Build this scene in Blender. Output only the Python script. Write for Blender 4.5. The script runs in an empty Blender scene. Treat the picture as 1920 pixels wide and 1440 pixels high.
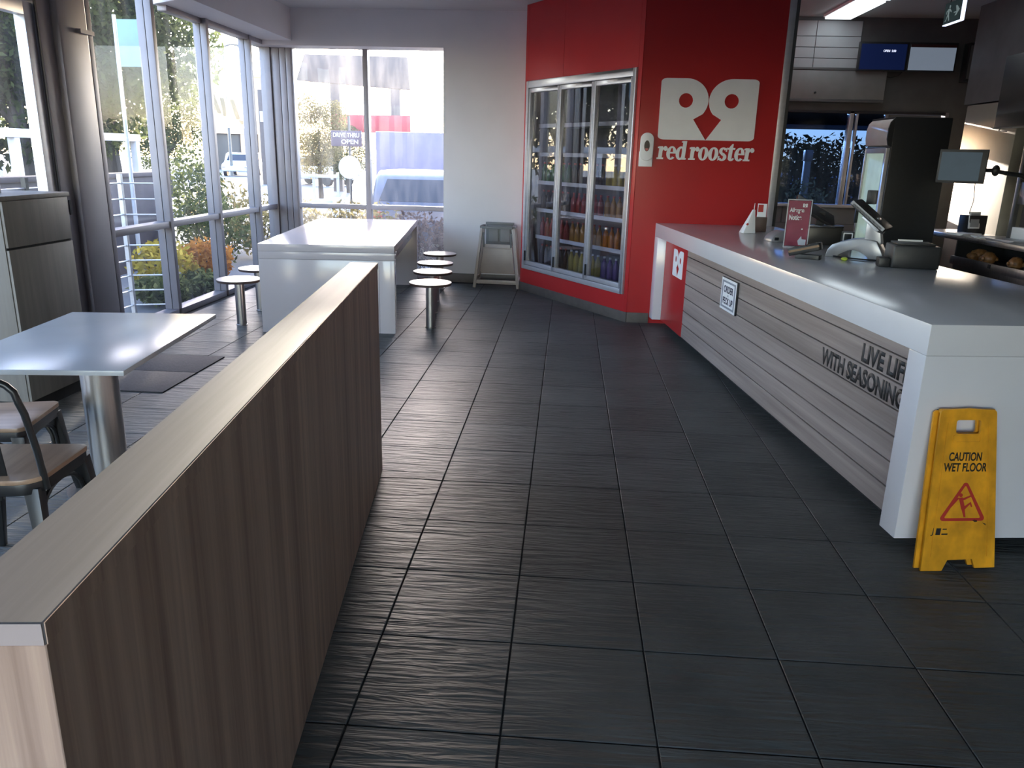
import bpy, bmesh, math, random
import numpy as np
from mathutils import Matrix, Vector
random.seed(7)
RNG = np.random.RandomState(11)
SC = bpy.context.scene
COL = SC.collection

# ------------------------------------------------------------------ camera
cd = bpy.data.cameras.new('camera'); cam = bpy.data.objects.new('camera', cd); COL.objects.link(cam)
cd.sensor_width = 36; cd.sensor_fit = 'HORIZONTAL'; cd.lens = 1468.73 * 36 / 1920
cd.clip_start = 0.02; cd.clip_end = 500
_r = Vector((0.99719960, 0.07083722, 0.02398023)); _u = Vector((-0.04284294, 0.27828456, 0.95954270)); _f = Vector((-0.06129801, 0.95788298, -0.28054012))
M = Matrix((( _r.x, _u.x, -_f.x, 0), (_r.y, _u.y, -_f.y, 0), (_r.z, _u.z, -_f.z, 1.606), (0, 0, 0, 1)))
cam.matrix_world = M
SC.camera = cam

# ------------------------------------------------------------------ light
SUN_ELEV, SUN_AZ = math.radians(7.2), math.radians(-13.9)     # low sun beyond the back window
w = bpy.data.worlds.new('sky'); SC.world = w; w.use_nodes = True
nt = w.node_tree
sky = nt.nodes.new('ShaderNodeTexSky'); sky.sky_type = 'NISHITA'; sky.sun_disc = False
sky.sun_elevation = math.radians(22); sky.sun_rotation = SUN_AZ
sky.air_density = 1.0; sky.dust_density = 0.6; sky.ozone_density = 1.6
tint = nt.nodes.new('ShaderNodeMix'); tint.data_type = 'RGBA'; tint.blend_type = 'MULTIPLY'; tint.inputs[0].default_value = 1.0
tint.inputs[7].default_value = (1.05, 0.93, 0.96, 1)            # white balance of the daylight
nt.links.new(sky.outputs[0], tint.inputs[6]); nt.links.new(tint.outputs[2], nt.nodes['Background'].inputs[0])
nt.nodes['Background'].inputs[1].default_value = 1.0
sd = bpy.data.lights.new('sun', 'SUN'); sd.energy = 9.0; sd.angle = math.radians(0.6); sd.color = (1.0, 0.86, 0.70)
so = bpy.data.objects.new('sun', sd); COL.objects.link(so)
sdir = Vector((math.sin(SUN_AZ) * math.cos(SUN_ELEV), math.cos(SUN_AZ) * math.cos(SUN_ELEV), math.sin(SUN_ELEV)))
so.rotation_euler = sdir.to_track_quat('Z', 'Y').to_euler(); so.location = (-6, 30, 20)

SC.view_settings.view_transform = 'Standard'; SC.view_settings.look = 'None'
SC.view_settings.exposure = 1.15; SC.view_settings.gamma = 1.0; SC.view_settings.use_curve_mapping = False
SC.cycles.use_denoising = True
SC.cycles.max_bounces = 8; SC.cycles.transparent_max_bounces = 24
SC.cycles.caustics_reflective = False; SC.cycles.caustics_refractive = False
SC.cycles.sample_clamp_indirect = 6.0

# ------------------------------------------------------------------ materials
def _new(name):
    m = bpy.data.materials.new(name); m.use_nodes = True
    return m, m.node_tree, m.node_tree.nodes['Principled BSDF']

def _coords(t, scale, kind='Object'):
    tc = t.nodes.new('ShaderNodeTexCoord'); mp = t.nodes.new('ShaderNodeMapping')
    mp.inputs['Scale'].default_value = scale
    t.links.new(tc.outputs[kind], mp.inputs[0])
    return mp.outputs[0]

def mat(name, col, rough=0.5, metal=0.0, vary=0.06, scale=(8, 8, 8), bump=0.0, spec=None, emit=None, estr=0.0, alpha=None, coat=0.0, trans=0.0):
    """plain surface with a faint procedural unevenness of tone and relief"""
    m, t, b = _new(name)
    n = t.nodes.new('ShaderNodeTexNoise'); n.inputs['Scale'].default_value = 1.0; n.inputs['Detail'].default_value = 4
    t.links.new(_coords(t, scale), n.inputs['Vector'])
    r = t.nodes.new('ShaderNodeValToRGB')
    c = list(col)
    r.color_ramp.elements[0].position = 0.3; r.color_ramp.elements[1].position = 0.7
    r.color_ramp.elements[0].color = [max(0, x * (1 - vary)) for x in c] + [1]
    r.color_ramp.elements[1].color = [min(1, x * (1 + vary)) for x in c] + [1]
    t.links.new(n.outputs['Fac'], r.inputs[0]); t.links.new(r.outputs[0], b.inputs['Base Color'])
    b.inputs['Roughness'].default_value = rough; b.inputs['Metallic'].default_value = metal
    if spec is not None: b.inputs['Specular IOR Level'].default_value = spec
    if coat: b.inputs['Coat Weight'].default_value = coat; b.inputs['Coat Roughness'].default_value = 0.05
    if emit: b.inputs['Emission Color'].default_value = list(emit) + [1]; b.inputs['Emission Strength'].default_value = estr
    if alpha is not None: b.inputs['Alpha'].default_value = alpha
    if bump:
        bp = t.nodes.new('ShaderNodeBump'); bp.inputs['Strength'].default_value = bump; bp.inputs['Distance'].default_value = 0.01
        t.links.new(n.outputs['Fac'], bp.inputs['Height']); t.links.new(bp.outputs[0], b.inputs['Normal'])
    return m

def wood(name, dark, light, scale, rough=0.42, contrast=(0.35, 0.68), band=2.0):
    """laminate with long grain; scale is small along the grain"""
    m, t, b = _new(name)
    v = _coords(t, scale)
    n = t.nodes.new('ShaderNodeTexNoise'); n.inputs['Scale'].default_value = 1.0; n.inputs['Detail'].default_value = 6; n.inputs['Roughness'].default_value = 0.62
    n.inputs['Distortion'].default_value = 0.3
    t.links.new(v, n.inputs['Vector'])
    n2 = t.nodes.new('ShaderNodeTexNoise'); n2.inputs['Scale'].default_value = band * 0.12; n2.inputs['Detail'].default_value = 2
    t.links.new(v, n2.inputs['Vector'])
    mx = t.nodes.new('ShaderNodeMath'); mx.operation = 'MULTIPLY_ADD'; mx.inputs[1].default_value = 0.55
    ml = t.nodes.new('ShaderNodeMath'); ml.operation = 'MULTIPLY'; ml.inputs[1].default_value = 0.45
    t.links.new(n2.outputs['Fac'], ml.inputs[0]); t.links.new(n.outputs['Fac'], mx.inputs[0]); t.links.new(ml.outputs[0], mx.inputs[2])
    r = t.nodes.new('ShaderNodeValToRGB')
    r.color_ramp.elements[0].position, r.color_ramp.elements[1].position = contrast
    r.color_ramp.elements[0].color = list(dark) + [1]; r.color_ramp.elements[1].color = list(light) + [1]
    t.links.new(mx.outputs[0], r.inputs[0]); t.links.new(r.outputs[0], b.inputs['Base Color'])
    b.inputs['Roughness'].default_value = rough
    bp = t.nodes.new('ShaderNodeBump'); bp.inputs['Strength'].default_value = 0.08; bp.inputs['Distance'].default_value = 0.004
    t.links.new(n.outputs['Fac'], bp.inputs['Height']); t.links.new(bp.outputs[0], b.inputs['Normal'])
    return m

def tile_material():
    m, t, b = _new('slate_tile')
    v = _coords(t, (5, 55, 20), 'Object')
    geo = t.nodes.new('ShaderNodeNewGeometry')
    mp = t.nodes.new('ShaderNodeMapping'); mp.inputs['Scale'].default_value = (3.6, 34, 1); mp.inputs['Rotation'].default_value = (0, 0, math.radians(-4))
    t.links.new(geo.outputs['Position'], mp.inputs[0])
    n = t.nodes.new('ShaderNodeTexNoise'); n.inputs['Scale'].default_value = 1.0; n.inputs['Detail'].default_value = 3; n.inputs['Roughness'].default_value = 0.55; n.inputs['Distortion'].default_value = 0.6
    t.links.new(mp.outputs[0], n.inputs['Vector'])
    n2 = t.nodes.new('ShaderNodeTexNoise'); n2.inputs['Scale'].default_value = 3.0; n2.inputs['Detail'].default_value = 4
    t.links.new(geo.outputs['Position'], n2.inputs['Vector'])
    oi = t.nodes.new('ShaderNodeObjectInfo')
    r = t.nodes.new('ShaderNodeValToRGB'); r.color_ramp.elements[0].position = 0.3; r.color_ramp.elements[1].position = 0.72
    r.color_ramp.elements[0].color = (0.072, 0.075, 0.071, 1); r.color_ramp.elements[1].color = (0.115, 0.118, 0.111, 1)
    t.links.new(n2.outputs['Fac'], r.inputs[0])
    hs = t.nodes.new('ShaderNodeHueSaturation')
    ma = t.nodes.new('ShaderNodeMath'); ma.operation = 'MULTIPLY_ADD'; ma.inputs[1].default_value = 0.25; ma.inputs[2].default_value = 0.88
    t.links.new(oi.outputs['Random'], ma.inputs[0]); t.links.new(ma.outputs[0], hs.inputs['Value'])
    t.links.new(r.outputs[0], hs.inputs['Color']); t.links.new(hs.outputs[0], b.inputs['Base Color'])
    rr = t.nodes.new('ShaderNodeMapRange'); rr.inputs[3].default_value = 0.36; rr.inputs[4].default_value = 0.50; b.inputs['Specular IOR Level'].default_value = 0.16
    t.links.new(n2.outputs['Fac'], rr.inputs[0]); t.links.new(rr.outputs[0], b.inputs['Roughness'])
    bp = t.nodes.new('ShaderNodeBump'); bp.inputs['Strength'].default_value = 1.0; bp.inputs['Distance'].default_value = 0.014
    t.links.new(n.outputs['Fac'], bp.inputs['Height']); t.links.new(bp.outputs[0], b.inputs['Normal'])
    return m

def glass(name, tint=(0.96, 0.98, 0.97), dust_haze=0.06, refl=0.09, streak=True):
    """window pane: see-through with a dust film added for whitish haze and a fresnel reflection"""
    m, t, b = _new(name); t.nodes.remove(b)
    out = t.nodes['Material Output']
    tr = t.nodes.new('ShaderNodeBsdfTransparent'); tr.inputs[0].default_value = list(tint) + [1]
    gl = t.nodes.new('ShaderNodeBsdfGlossy'); gl.inputs['Roughness'].default_value = 0.015
    lw = t.nodes.new('ShaderNodeFresnel'); lw.inputs['IOR'].default_value = 1.0 + refl * 5
    gb = t.nodes.new('ShaderNodeNewGeometry'); mk = t.nodes.new('ShaderNodeMath'); mk.operation = 'MULTIPLY_ADD'; mk.inputs[1].default_value = -1.0; mk.inputs[2].default_value = 1.0
    t.links.new(gb.outputs['Backfacing'], mk.inputs[0])
    mq = t.nodes.new('ShaderNodeMath'); mq.operation = 'MULTIPLY'; t.links.new(lw.outputs[0], mq.inputs[0]); t.links.new(mk.outputs[0], mq.inputs[1])
    m1 = t.nodes.new('ShaderNodeMixShader'); t.links.new(mq.outputs[0], m1.inputs[0]); t.links.new(tr.outputs[0], m1.inputs[1]); t.links.new(gl.outputs[0], m1.inputs[2])
    df = t.nodes.new('ShaderNodeBsdfTranslucent'); df.inputs[0].default_value = (0.9, 0.87, 0.84, 1)
    n = t.nodes.new('ShaderNodeTexNoise'); n.inputs['Scale'].default_value = 1.0; n.inputs['Detail'].default_value = 6
    t.links.new(_coords(t, (9, 9, 2.2)), n.inputs['Vector'])
    mr = t.nodes.new('ShaderNodeMapRange'); mr.inputs[1].default_value = 0.35; mr.inputs[2].default_value = 0.75; mr.inputs[3].default_value = dust_haze * 0.4; mr.inputs[4].default_value = dust_haze * 1.6
    t.links.new(n.outputs['Fac'], mr.inputs[0])
    m2 = t.nodes.new('ShaderNodeMixShader'); t.links.new(mr.outputs[0], m2.inputs[0]); t.links.new(m1.outputs[0], m2.inputs[1]); t.links.new(df.outputs[0], m2.inputs[2])
    t.links.new(m2.outputs[0], out.inputs[0])
    return m

def leaf_mat(name, c0, c1, trans=0.45):
    m, t, b = _new(name); t.nodes.remove(b); out = t.nodes['Material Output']
    geo = t.nodes.new('ShaderNodeNewGeometry')
    r = t.nodes.new('ShaderNodeValToRGB'); r.color_ramp.elements[0].color = list(c0) + [1]; r.color_ramp.elements[1].color = list(c1) + [1]
    t.links.new(geo.outputs['Random Per Island'], r.inputs[0])
    d = t.nodes.new('ShaderNodeBsdfDiffuse'); tl = t.nodes.new('ShaderNodeBsdfTranslucent')
    t.links.new(r.outputs[0], d.inputs[0]); t.links.new(r.outputs[0], tl.inputs[0])
    mx = t.nodes.new('ShaderNodeMixShader'); mx.inputs[0].default_value = trans
    t.links.new(d.outputs[0], mx.inputs[1]); t.links.new(tl.outputs[0], mx.inputs[2]); t.links.new(mx.outputs[0], out.inputs[0])
    return m

TILE = tile_material()
GROUT = mat('grout', (0.016, 0.016, 0.017), 0.9, vary=0.2, scale=(20, 20, 20))
WHITE = mat('white_solid_surface', (0.68, 0.665, 0.68), 0.15, vary=0.02, scale=(3, 3, 3))
TABLETOP = mat('white_table_laminate', (0.40, 0.42, 0.435), 0.22, vary=0.03, scale=(4, 4, 4))
PAINT = mat('white_wall_paint', (0.62, 0.60, 0.60), 0.65, vary=0.03, scale=(2, 2, 2), bump=0.02)
CEILING = mat('ceiling_paint', (0.42, 0.42, 0.42), 0.8, vary=0.04, scale=(2, 2, 2))
RED = mat('red_gloss_panel', (0.43, 0.026, 0.028), 0.20, vary=0.03, scale=(2, 2, 2), spec=0.28)
SKIRT = mat('grey_skirting_tile', (0.10, 0.085, 0.075), 0.5, vary=0.15, scale=(14, 14, 14))
ALU = mat('anodised_aluminium', (0.56, 0.55, 0.57), 0.38, 0.65, vary=0.05, scale=(4, 4, 30))
FRAME = mat('powder_coated_frame', (0.235, 0.215, 0.23), 0.45, 0.35, vary=0.04, scale=(5, 5, 5))
GASKET = mat('black_rubber_gasket', (0.02, 0.018, 0.022), 0.6)
STEEL = mat('brushed_steel', (0.50, 0.48, 0.46), 0.28, 1.0, vary=0.10, scale=(60, 60, 2), bump=0.02)
CHROME = mat('polished_chrome', (0.72, 0.72, 0.73), 0.10, 1.0, vary=0.02)
BLACKMETAL = mat('black_painted_steel', (0.010, 0.0105, 0.011), 0.34, 0.0, vary=0.1)
BLACK = mat('black_plastic', (0.014, 0.015, 0.017), 0.42, vary=0.15, scale=(30, 30, 30))
DARK = mat('dark_recess', (0.012, 0.012, 0.012), 0.8)
SILVERP = mat('silver_plastic', (0.36, 0.37, 0.40), 0.30, 0.4, vary=0.05)
OAK_V = wood('oak_laminate_upright', (0.34, 0.222, 0.172), (0.68, 0.485, 0.375), (30, 30, 0.7), 0.45, contrast=(0.38, 0.64))
OAK_L = wood('oak_laminate_lengthwise', (0.118, 0.108, 0.112), (0.195, 0.180, 0.184), (34, 1.0, 34), 0.46)
OAK_B = wood('oak_laminate_boards', (0.23, 0.182, 0.160), (0.44, 0.365, 0.33), (30, 0.9, 34), 0.42)
OAK_G = wood('oak_laminate_grey', (0.115, 0.105, 0.09), (0.20, 0.18, 0.155), (22, 22, 1.0), 0.5)
SEATWOOD = wood('seat_timber', (0.20, 0.125, 0.08), (0.38, 0.255, 0.165), (30, 2.0, 30), 0.33)
STOOLTOP = mat('stool_laminate', (0.55, 0.48, 0.45), 0.3, vary=0.06, scale=(10, 10, 10))
STOOLEDGE = mat('stool_edge_brown', (0.085, 0.055, 0.045), 0.4)
YELLOW = mat('yellow_plastic_soiled', (0.72, 0.315, 0.014), 0.42, vary=0.30, scale=(12, 12, 8), bump=0.05)
LETTER = mat('black_print', (0.012, 0.010, 0.010), 0.55)
LETTERBROWN = mat('charcoal_print', (0.022, 0.020, 0.020), 0.55)
REDPRINT = mat('red_print', (0.45, 0.03, 0.02), 0.5)
WHITESIGN = mat('white_vinyl', (0.86, 0.86, 0.87), 0.45, vary=0.02)
GREYPRINT = mat('blue_grey_print', (0.26, 0.28, 0.33), 0.5)
NAVY = mat('navy_print', (0.03, 0.03, 0.06), 0.5)
GLASS = glass('window_glass', dust_haze=0.014, refl=0.028)
DUSTY_HAZE = glass('dusty_haze_glass', dust_haze=0.026, refl=0.05)  # dust film put in to whiten the view towards the sun
COOLGLASS = glass('cooler_glass', (0.76, 0.76, 0.80), dust_haze=0.014, refl=0.22)
ACRYLIC = glass('clear_acrylic', (0.95, 0.96, 0.97), dust_haze=0.0, refl=0.04)
MAT_RUBBER = mat('charcoal_mat', (0.035, 0.034, 0.038), 0.75, vary=0.2, scale=(60, 60, 60), bump=0.2)

# ------------------------------------------------------------------ mesh builder
class MB:
    def __init__(s): s.v = []; s.f = []
    def add(s, vs, fs, Mx=None):
        k = len(s.v)
        if Mx is not None: vs = [Mx @ Vector(p) for p in vs]
        s.v += [tuple(p) for p in vs]; s.f += [tuple(i + k for i in f) for f in fs]
        return s
    def box(s, x0, x1, y0, y1, z0, z1, Mx=None):
        vs = [(x0, y0, z0), (x1, y0, z0), (x1, y1, z0), (x0, y1, z0), (x0, y0, z1), (x1, y0, z1), (x1, y1, z1), (x0, y1, z1)]
        return s.add(vs, [(0, 3, 2, 1), (4, 5, 6, 7), (0, 1, 5, 4), (1, 2, 6, 5), (2, 3, 7, 6), (3, 0, 4, 7)], Mx)
    def prism(s, poly, z0, z1, Mx=None):
        n = len(poly)
        vs = [(p[0], p[1], z0) for p in poly] + [(p[0], p[1], z1) for p in poly]
        fs = [tuple(range(n - 1, -1, -1)), tuple(range(n, 2 * n))] + [(i, (i + 1) % n, n + (i + 1) % n, n + i) for i in range(n)]
        return s.add(vs, fs, Mx)
    def ring(s, outer, inner, z0, z1, Mx=None, closed=True):
        n = len(outer)
        vs = [(p[0], p[1], z) for z in (z0, z1) for p in outer] + [(p[0], p[1], z) for z in (z0, z1) for p in inner]
        o0, o1, i0, i1 = 0, n, 2 * n, 3 * n
        fs = []
        for i in range(n if closed else n - 1):
            j = (i + 1) % n
            fs += [(o1 + i, o1 + j, i1 + j, i1 + i), (o0 + j, o0 + i, i0 + i, i0 + j), (o0 + i, o0 + j, o1 + j, o1 + i), (i0 + j, i0 + i, i1 + i, i1 + j)]
        if not closed:
            fs += [(o0, o1, i1, i0), (o0 + n - 1, i0 + n - 1, i1 + n - 1, o1 + n - 1)]
        return s.add(vs, fs, Mx)
    def lathe(s, prof, n=24, c=(0, 0, 0), Mx=None):
        vs, fs = [], []
        for (r, z) in prof:
            for k in range(n):
                a = 2 * math.pi * k / n
                vs.append((c[0] + r * math.cos(a), c[1] + r * math.sin(a), c[2] + z))
        for i in range(len(prof) - 1):
            for k in range(n):
                fs.append((i * n + k, i * n + (k + 1) % n, (i + 1) * n + (k + 1) % n, (i + 1) * n + k))
        fs.append(tuple(range(n - 1, -1, -1))); fs.append(tuple((len(prof) - 1) * n + k for k in range(n)))
        return s.add(vs, fs, Mx)
    def cyl(s, p0, p1, r0, r1=None, n=16):
        return s.tube([p0, p1], [r0, r0 if r1 is None else r1], n)
    def tube(s, pts, r, n=10, closed=False):
        pts = [Vector(p) for p in pts]
        rs = r if isinstance(r, (list, tuple)) else [r] * len(pts)
        vs, fs = [], []
        prev = None
        for i, p in enumerate(pts):
            a = pts[i - 1] if i > 0 else (pts[-1] if closed else None); b = pts[i + 1] if i + 1 < len(pts) else (pts[0] if closed else None)
            d = ((b - p).normalized() if b is not None else Vector()) + ((p - a).normalized() if a is not None else Vector())
            d = d.normalized() if d.length > 1e-9 else Vector((0, 0, 1))
            if prev is None:
                up = Vector((0, 0, 1)) if abs(d.z) < 0.9 else Vector((1, 0, 0))
                x = d.cross(up).normalized()
            else:
                x = (prev - d * prev.dot(d)).normalized()
            prev = x; y = d.cross(x)
            for k in range(n):
                t = 2 * math.pi * k / n
                vs.append(p + (x * math.cos(t) + y * math.sin(t)) * rs[i])
        m = len(pts)
        for i in range(m if closed else m - 1):
            j = (i + 1) % m
            for k in range(n):
                fs.append((i * n + k, i * n + (k + 1) % n, j * n + (k + 1) % n, j * n + k))
        if not closed:
            fs.append(tuple(range(n - 1, -1, -1))); fs.append(tuple((m - 1) * n + k for k in range(n)))
        return s.add(vs, fs)
    def blob(s, c, r, n=12, m=8, Mx=None, noise=0.0):
        vs, fs = [], []
        for i in range(m + 1):
            ph = math.pi * i / m
            for k in range(n):
                a = 2 * math.pi * k / n
                q = 1 + noise * (random.random() - 0.5) if 0 < i < m else 1
                vs.append((c[0] + r[0] * math.sin(ph) * math.cos(a) * q, c[1] + r[1] * math.sin(ph) * math.sin(a) * q, c[2] - r[2] * math.cos(ph) * q))
        for i in range(m):
            for k in range(n):
                fs.append((i * n + k, i * n + (k + 1) % n, (i + 1) * n + (k + 1) % n, (i + 1) * n + k))
        return s.add(vs, fs, Mx)
    def build(s, name, material, parent=None, bevel=0.0, smooth=False, seg=2, kind=None):
        me = bpy.data.meshes.new(name); me.from_pydata(s.v, [], s.f); me.validate()
        bm = bmesh.new(); bm.from_mesh(me)
        bmesh.ops.remove_doubles(bm, verts=bm.verts, dist=1e-6)
        bmesh.ops.recalc_face_normals(bm, faces=bm.faces)
        if bevel > 0:
            ed = [e for e in bm.edges if len(e.link_faces) == 2 and e.calc_face_angle(0) > 0.5]
            bmesh.ops.bevel(bm, geom=ed, offset=bevel, segments=seg, profile=0.6, affect='EDGES', clamp_overlap=True)
        bm.to_mesh(me); bm.free()
        if smooth or bevel > 0:
            me.polygons.foreach_set('use_smooth', [True] * len(me.polygons)); me.set_sharp_from_angle(angle=0.7)
        me.materials.append(material)
        return link(name, me, parent, kind)

def link(name, me, parent=None, kind=None):
    o = bpy.data.objects.new(name, me); COL.objects.link(o)
    if parent is not None: o.parent = parent
    if kind: o['kind'] = kind
    return o

def tag(o, label, cat, group=None):
    o['label'] = label; o['category'] = cat
    if group: o['group'] = group
    return o

def thing(name, label, cat, loc=(0, 0, 0), rotz=0.0, group=None):
    o = bpy.data.objects.new(name, None); COL.objects.link(o); o.empty_display_size = 0.1
    o.location = loc; o.rotation_euler = (0, 0, rotz)
    return tag(o, label, cat, group)

def struct(o): o['kind'] = 'structure'; return o

def sroot(name, loc=(0, 0, 0), rotz=0.0):
    o = bpy.data.objects.new(name, None); COL.objects.link(o); o.location = loc; o.rotation_euler = (0, 0, rotz); o['kind'] = 'structure'
    return o

def copy_tree(o, parent=None):
    c = o.copy(); COL.objects.link(c)
    if parent is not None: c.parent = parent
    for ch in list(o.children): copy_tree(ch, c)
    return c

def frame_matrix(origin, u, v):
    u = Vector(u).normalized(); v = Vector(v).normalized(); n = u.cross(v)
    return Matrix(((u.x, v.x, n.x, origin[0]), (u.y, v.y, n.y, origin[1]), (u.z, v.z, n.z, origin[2]), (0, 0, 0, 1)))

def curve_mesh(cu, Mx, name, material, parent):
    o = bpy.data.objects.new('tmp', cu); COL.objects.link(o)
    dg = bpy.context.evaluated_depsgraph_get(); dg.update()
    me = bpy.data.meshes.new_from_object(o.evaluated_get(dg)); bpy.data.objects.remove(o)
    me.transform(Mx); me.name = name; me.materials.clear(); me.materials.append(material)
    for p in me.polygons: p.material_index = 0
    return link(name, me, parent)

def text(name, s, origin, u, v, width, cap, material, parent, depth=0.001, bold=0.012, align='L', shear=0.0, spacing=1.0):
    cu = bpy.data.curves.new('t', 'FONT'); cu.body = s; cu.size = 1; cu.offset = bold; cu.extrude = 0.0; cu.shear = shear; cu.space_character = spacing
    o = bpy.data.objects.new('tmp', cu); COL.objects.link(o)
    dg = bpy.context.evaluated_depsgraph_get(); dg.update()
    me = bpy.data.meshes.new_from_object(o.evaluated_get(dg)); bpy.data.objects.remove(o)
    co = np.empty(len(me.vertices) * 3); me.vertices.foreach_get('co', co); co = co.reshape(-1, 3)
    lo, hi = co.min(0), co.max(0)
    sx = width / (hi[0] - lo[0]); sy = cap / (hi[1] - lo[1])
    S = Matrix.Diagonal((sx, sy, 1, 1)) @ Matrix.Translation((-lo[0] if align == 'L' else -(lo[0] + hi[0]) / 2, -lo[1], 0))
    me.transform(frame_matrix(origin, u, v) @ S)
    bm = bmesh.new(); bm.from_mesh(me)
    n = Vector(u).normalized().cross(Vector(v).normalized())
    r = bmesh.ops.extrude_face_region(bm, geom=list(bm.faces))
    bmesh.ops.translate(bm, verts=[e for e in r['geom'] if isinstance(e, bmesh.types.BMVert)], vec=n * depth)
    bmesh.ops.recalc_face_normals(bm, faces=bm.faces)
    bm.to_mesh(me); bm.free()
    me.materials.clear(); me.materials.append(material)
    return link(name, me, parent)

def shape(polys, depth):
    cu = bpy.data.curves.new('s', 'CURVE'); cu.dimensions = '2D'; cu.fill_mode = 'BOTH'; cu.extrude = depth / 2
    for p in polys:
        sp = cu.splines.new('POLY'); sp.points.add(len(p) - 1); sp.use_cyclic_u = True
        for i, q in enumerate(p): sp.points[i].co = (q[0], q[1], 0, 1)
    return cu

def arc(cx, cy, r, a0, a1, n=16, ry=None):
    ry = r if ry is None else ry
    return [(cx + r * math.cos(math.radians(a0 + (a1 - a0) * i / n)), cy + ry * math.sin(math.radians(a0 + (a1 - a0) * i / n))) for i in range(n + 1)]

def rrect(x0, x1, y0, y1, r, n=5):
    return arc(x1 - r, y0 + r, r, -90, 0, n) + arc(x1 - r, y1 - r, r, 0, 90, n) + arc(x0 + r, y1 - r, r, 90, 180, n) + arc(x0 + r, y0 + r, r, 180, 270, n)

def emblem(name, origin, u, v, width, height, material, parent, depth=0.004):
    """white double emblem: two ring-headed squares meeting in a point"""
    L = arc(0.06, 0.94, 0.06, 180, 90, 6) + [(0.26, 1.0)] + arc(0.262, 0.645, 0.235, 90, -38, 18, 0.355)
    L += [(0.355, 0.34), (0.5, 0.0)] + arc(0.06, 0.06, 0.06, 270, 180, 6)
    R = [(1 - x, y) for (x, y) in L]
    hl = arc(0.265, 0.645, 0.073, 0, 345, 20, 0.118); hr = [(1 - x, y) for (x, y) in hl]
    Mx = frame_matrix(origin, u, v) @ Matrix.Diagonal((width, height, 1, 1)) @ Matrix.Translation((0, 0, depth / 2))
    cu = shape([L, hl], depth)
    a = curve_mesh(cu, Mx, name, material, parent)
    b = curve_mesh(shape([R, hr], depth), Mx, name, material, parent)
    bm = bmesh.new(); bm.from_mesh(a.data); bm.from_mesh(b.data); bm.to_mesh(a.data); bm.free()
    bpy.data.objects.remove(b)
    return a

# ================================================================== SETTING
XL, YW, YWIN, ZC = -3.84, 10.10, 10.36, 3.24
# floor : grout bed with single tiles
floor = struct(MB().box(-3.95, 4.9, -3.2, 10.4, -0.14, -0.006).build('floor', GROUT))
T = 0.45; X0, Y0 = -0.1289, 1.8785
tm = MB()
g = 0.0028; h = 0.0
tm.prism([(g, g), (T - g, g), (T - g, T - g), (g, T - g)], -0.006, 0.0)
first = tm.build('tile', TILE, floor, bevel=0.0018, seg=1)
first.location = (X0, Y0, 0)
counter_th = math.radians(7.1)
cx, cy = 1.46, 3.16
n_tiles = 1
rest = MB()
slots = []
for i in range(-9, 12):
    for j in range(-11, 19):
        if (i, j) == (0, 0): continue
        x, y = X0 + i * T, Y0 + j * T
        if x < XL - 0.05 or x + T > 4.9 or y + T > 10.4 or y < -3.1: continue
        px, py = x + T / 2, y + T / 2
        seen = py > 0.9 and px < cx + 0.35 - 0.125 * (py - cy) and not (py > 8.2 and px > -0.4 + (9.7 - py) * 0.66)
        if py < 1.3 and px < -0.7: seen = False
        if seen and abs(px) < 0.72 * py + 0.9: slots.append((math.hypot(px, py), x, y))
        else: rest.prism([(x + g, y + g), (x + T - g, y + g), (x + T - g, y + T - g), (x + g, y + T - g)], -0.006, 0.0)
slots.sort()
for k, (d, x, y) in enumerate(slots):
    if k < 295:
        o = bpy.data.objects.new('tile', first.data); COL.objects.link(o); o.parent = floor; o.location = (x, y, 0)
    else: rest.prism([(x + g, y + g), (x + T - g, y + g), (x + T - g, y + T - g), (x + g, y + T - g)], -0.006, 0.0)
rest.build('tiles', TILE, floor, kind='stuff')

struct(MB().box(-4.0, 4.9, -3.3, 10.5, ZC, ZC + 0.12).build('ceiling', CEILING))
# bulkhead over the left glazing, with its diagonal start
BH = 2.88
struct(MB().prism([(XL - 0.12, 7.77), (-3.46, 7.44), (-3.44, 10.1), (XL - 0.12, 10.1)], BH, ZC).build('trim_1', PAINT))
# upper left wall strip above the taller glazing
struct(MB().box(XL - 0.14, XL, 5.85, 7.78, 3.12, ZC).build('trim_2', FRAME))
# back wall (white) with opening for the back window
bw = sroot('wall_back')
MB().box(-1.575, -0.30, YW, YW + 0.34, 0.0, ZC).build('pier', PAINT, bw)
MB().box(-3.98, -1.575, YW, YW + 0.34, 2.825, ZC).build('lintel', PAINT, bw)
struct(MB().box(-1.575, -0.5, YW - 0.012, YW, 0.0, 0.115).build('baseboard_back', SKIRT, None, bevel=0.003))
# diagonal red wall round the drinks cooler
P0 = Vector((-0.553, 9.693, 0)); dirT = Vector((0.5535, -0.8328, 0)); nrm = Vector((-0.8328, -0.5535, 0)); LEN = 2.152
DM = frame_matrix(P0, dirT, (0, 0, 1))          # local x along wall, y up, z = out of the wall (towards room)
if (DM.to_3x3() @ Vector((0, 0, 1))).dot(nrm) < 0: flip = -1
else: flip = 1
wd = sroot('wall_diagonal')
def dbox(mb, s0, s1, z0, z1, d0, d1):            # d: distance in front of the red face
    return mb.box(s0, s1, z0, z1, min(flip * d0, flip * d1), max(flip * d0, flip * d1), DM)
dbox(MB(), 0, 0.058, 0.0, ZC, -0.3, 0).build('panel', RED, wd, bevel=0.001, seg=1)
dbox(MB(), 2.092, LEN, 0.0, ZC, -0.06, 0).build('panel', RED, wd, bevel=0.001, seg=1)
dbox(MB(), 0.058, 2.092, 0.0, 0.275, -0.3, 0).build('panel', RED, wd, bevel=0.001, seg=1)
dbox(MB(), 0.06, 0.80, 2.425, ZC, -0.3, 0).build('panel', RED, wd, bevel=0.001, seg=1)
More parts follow.
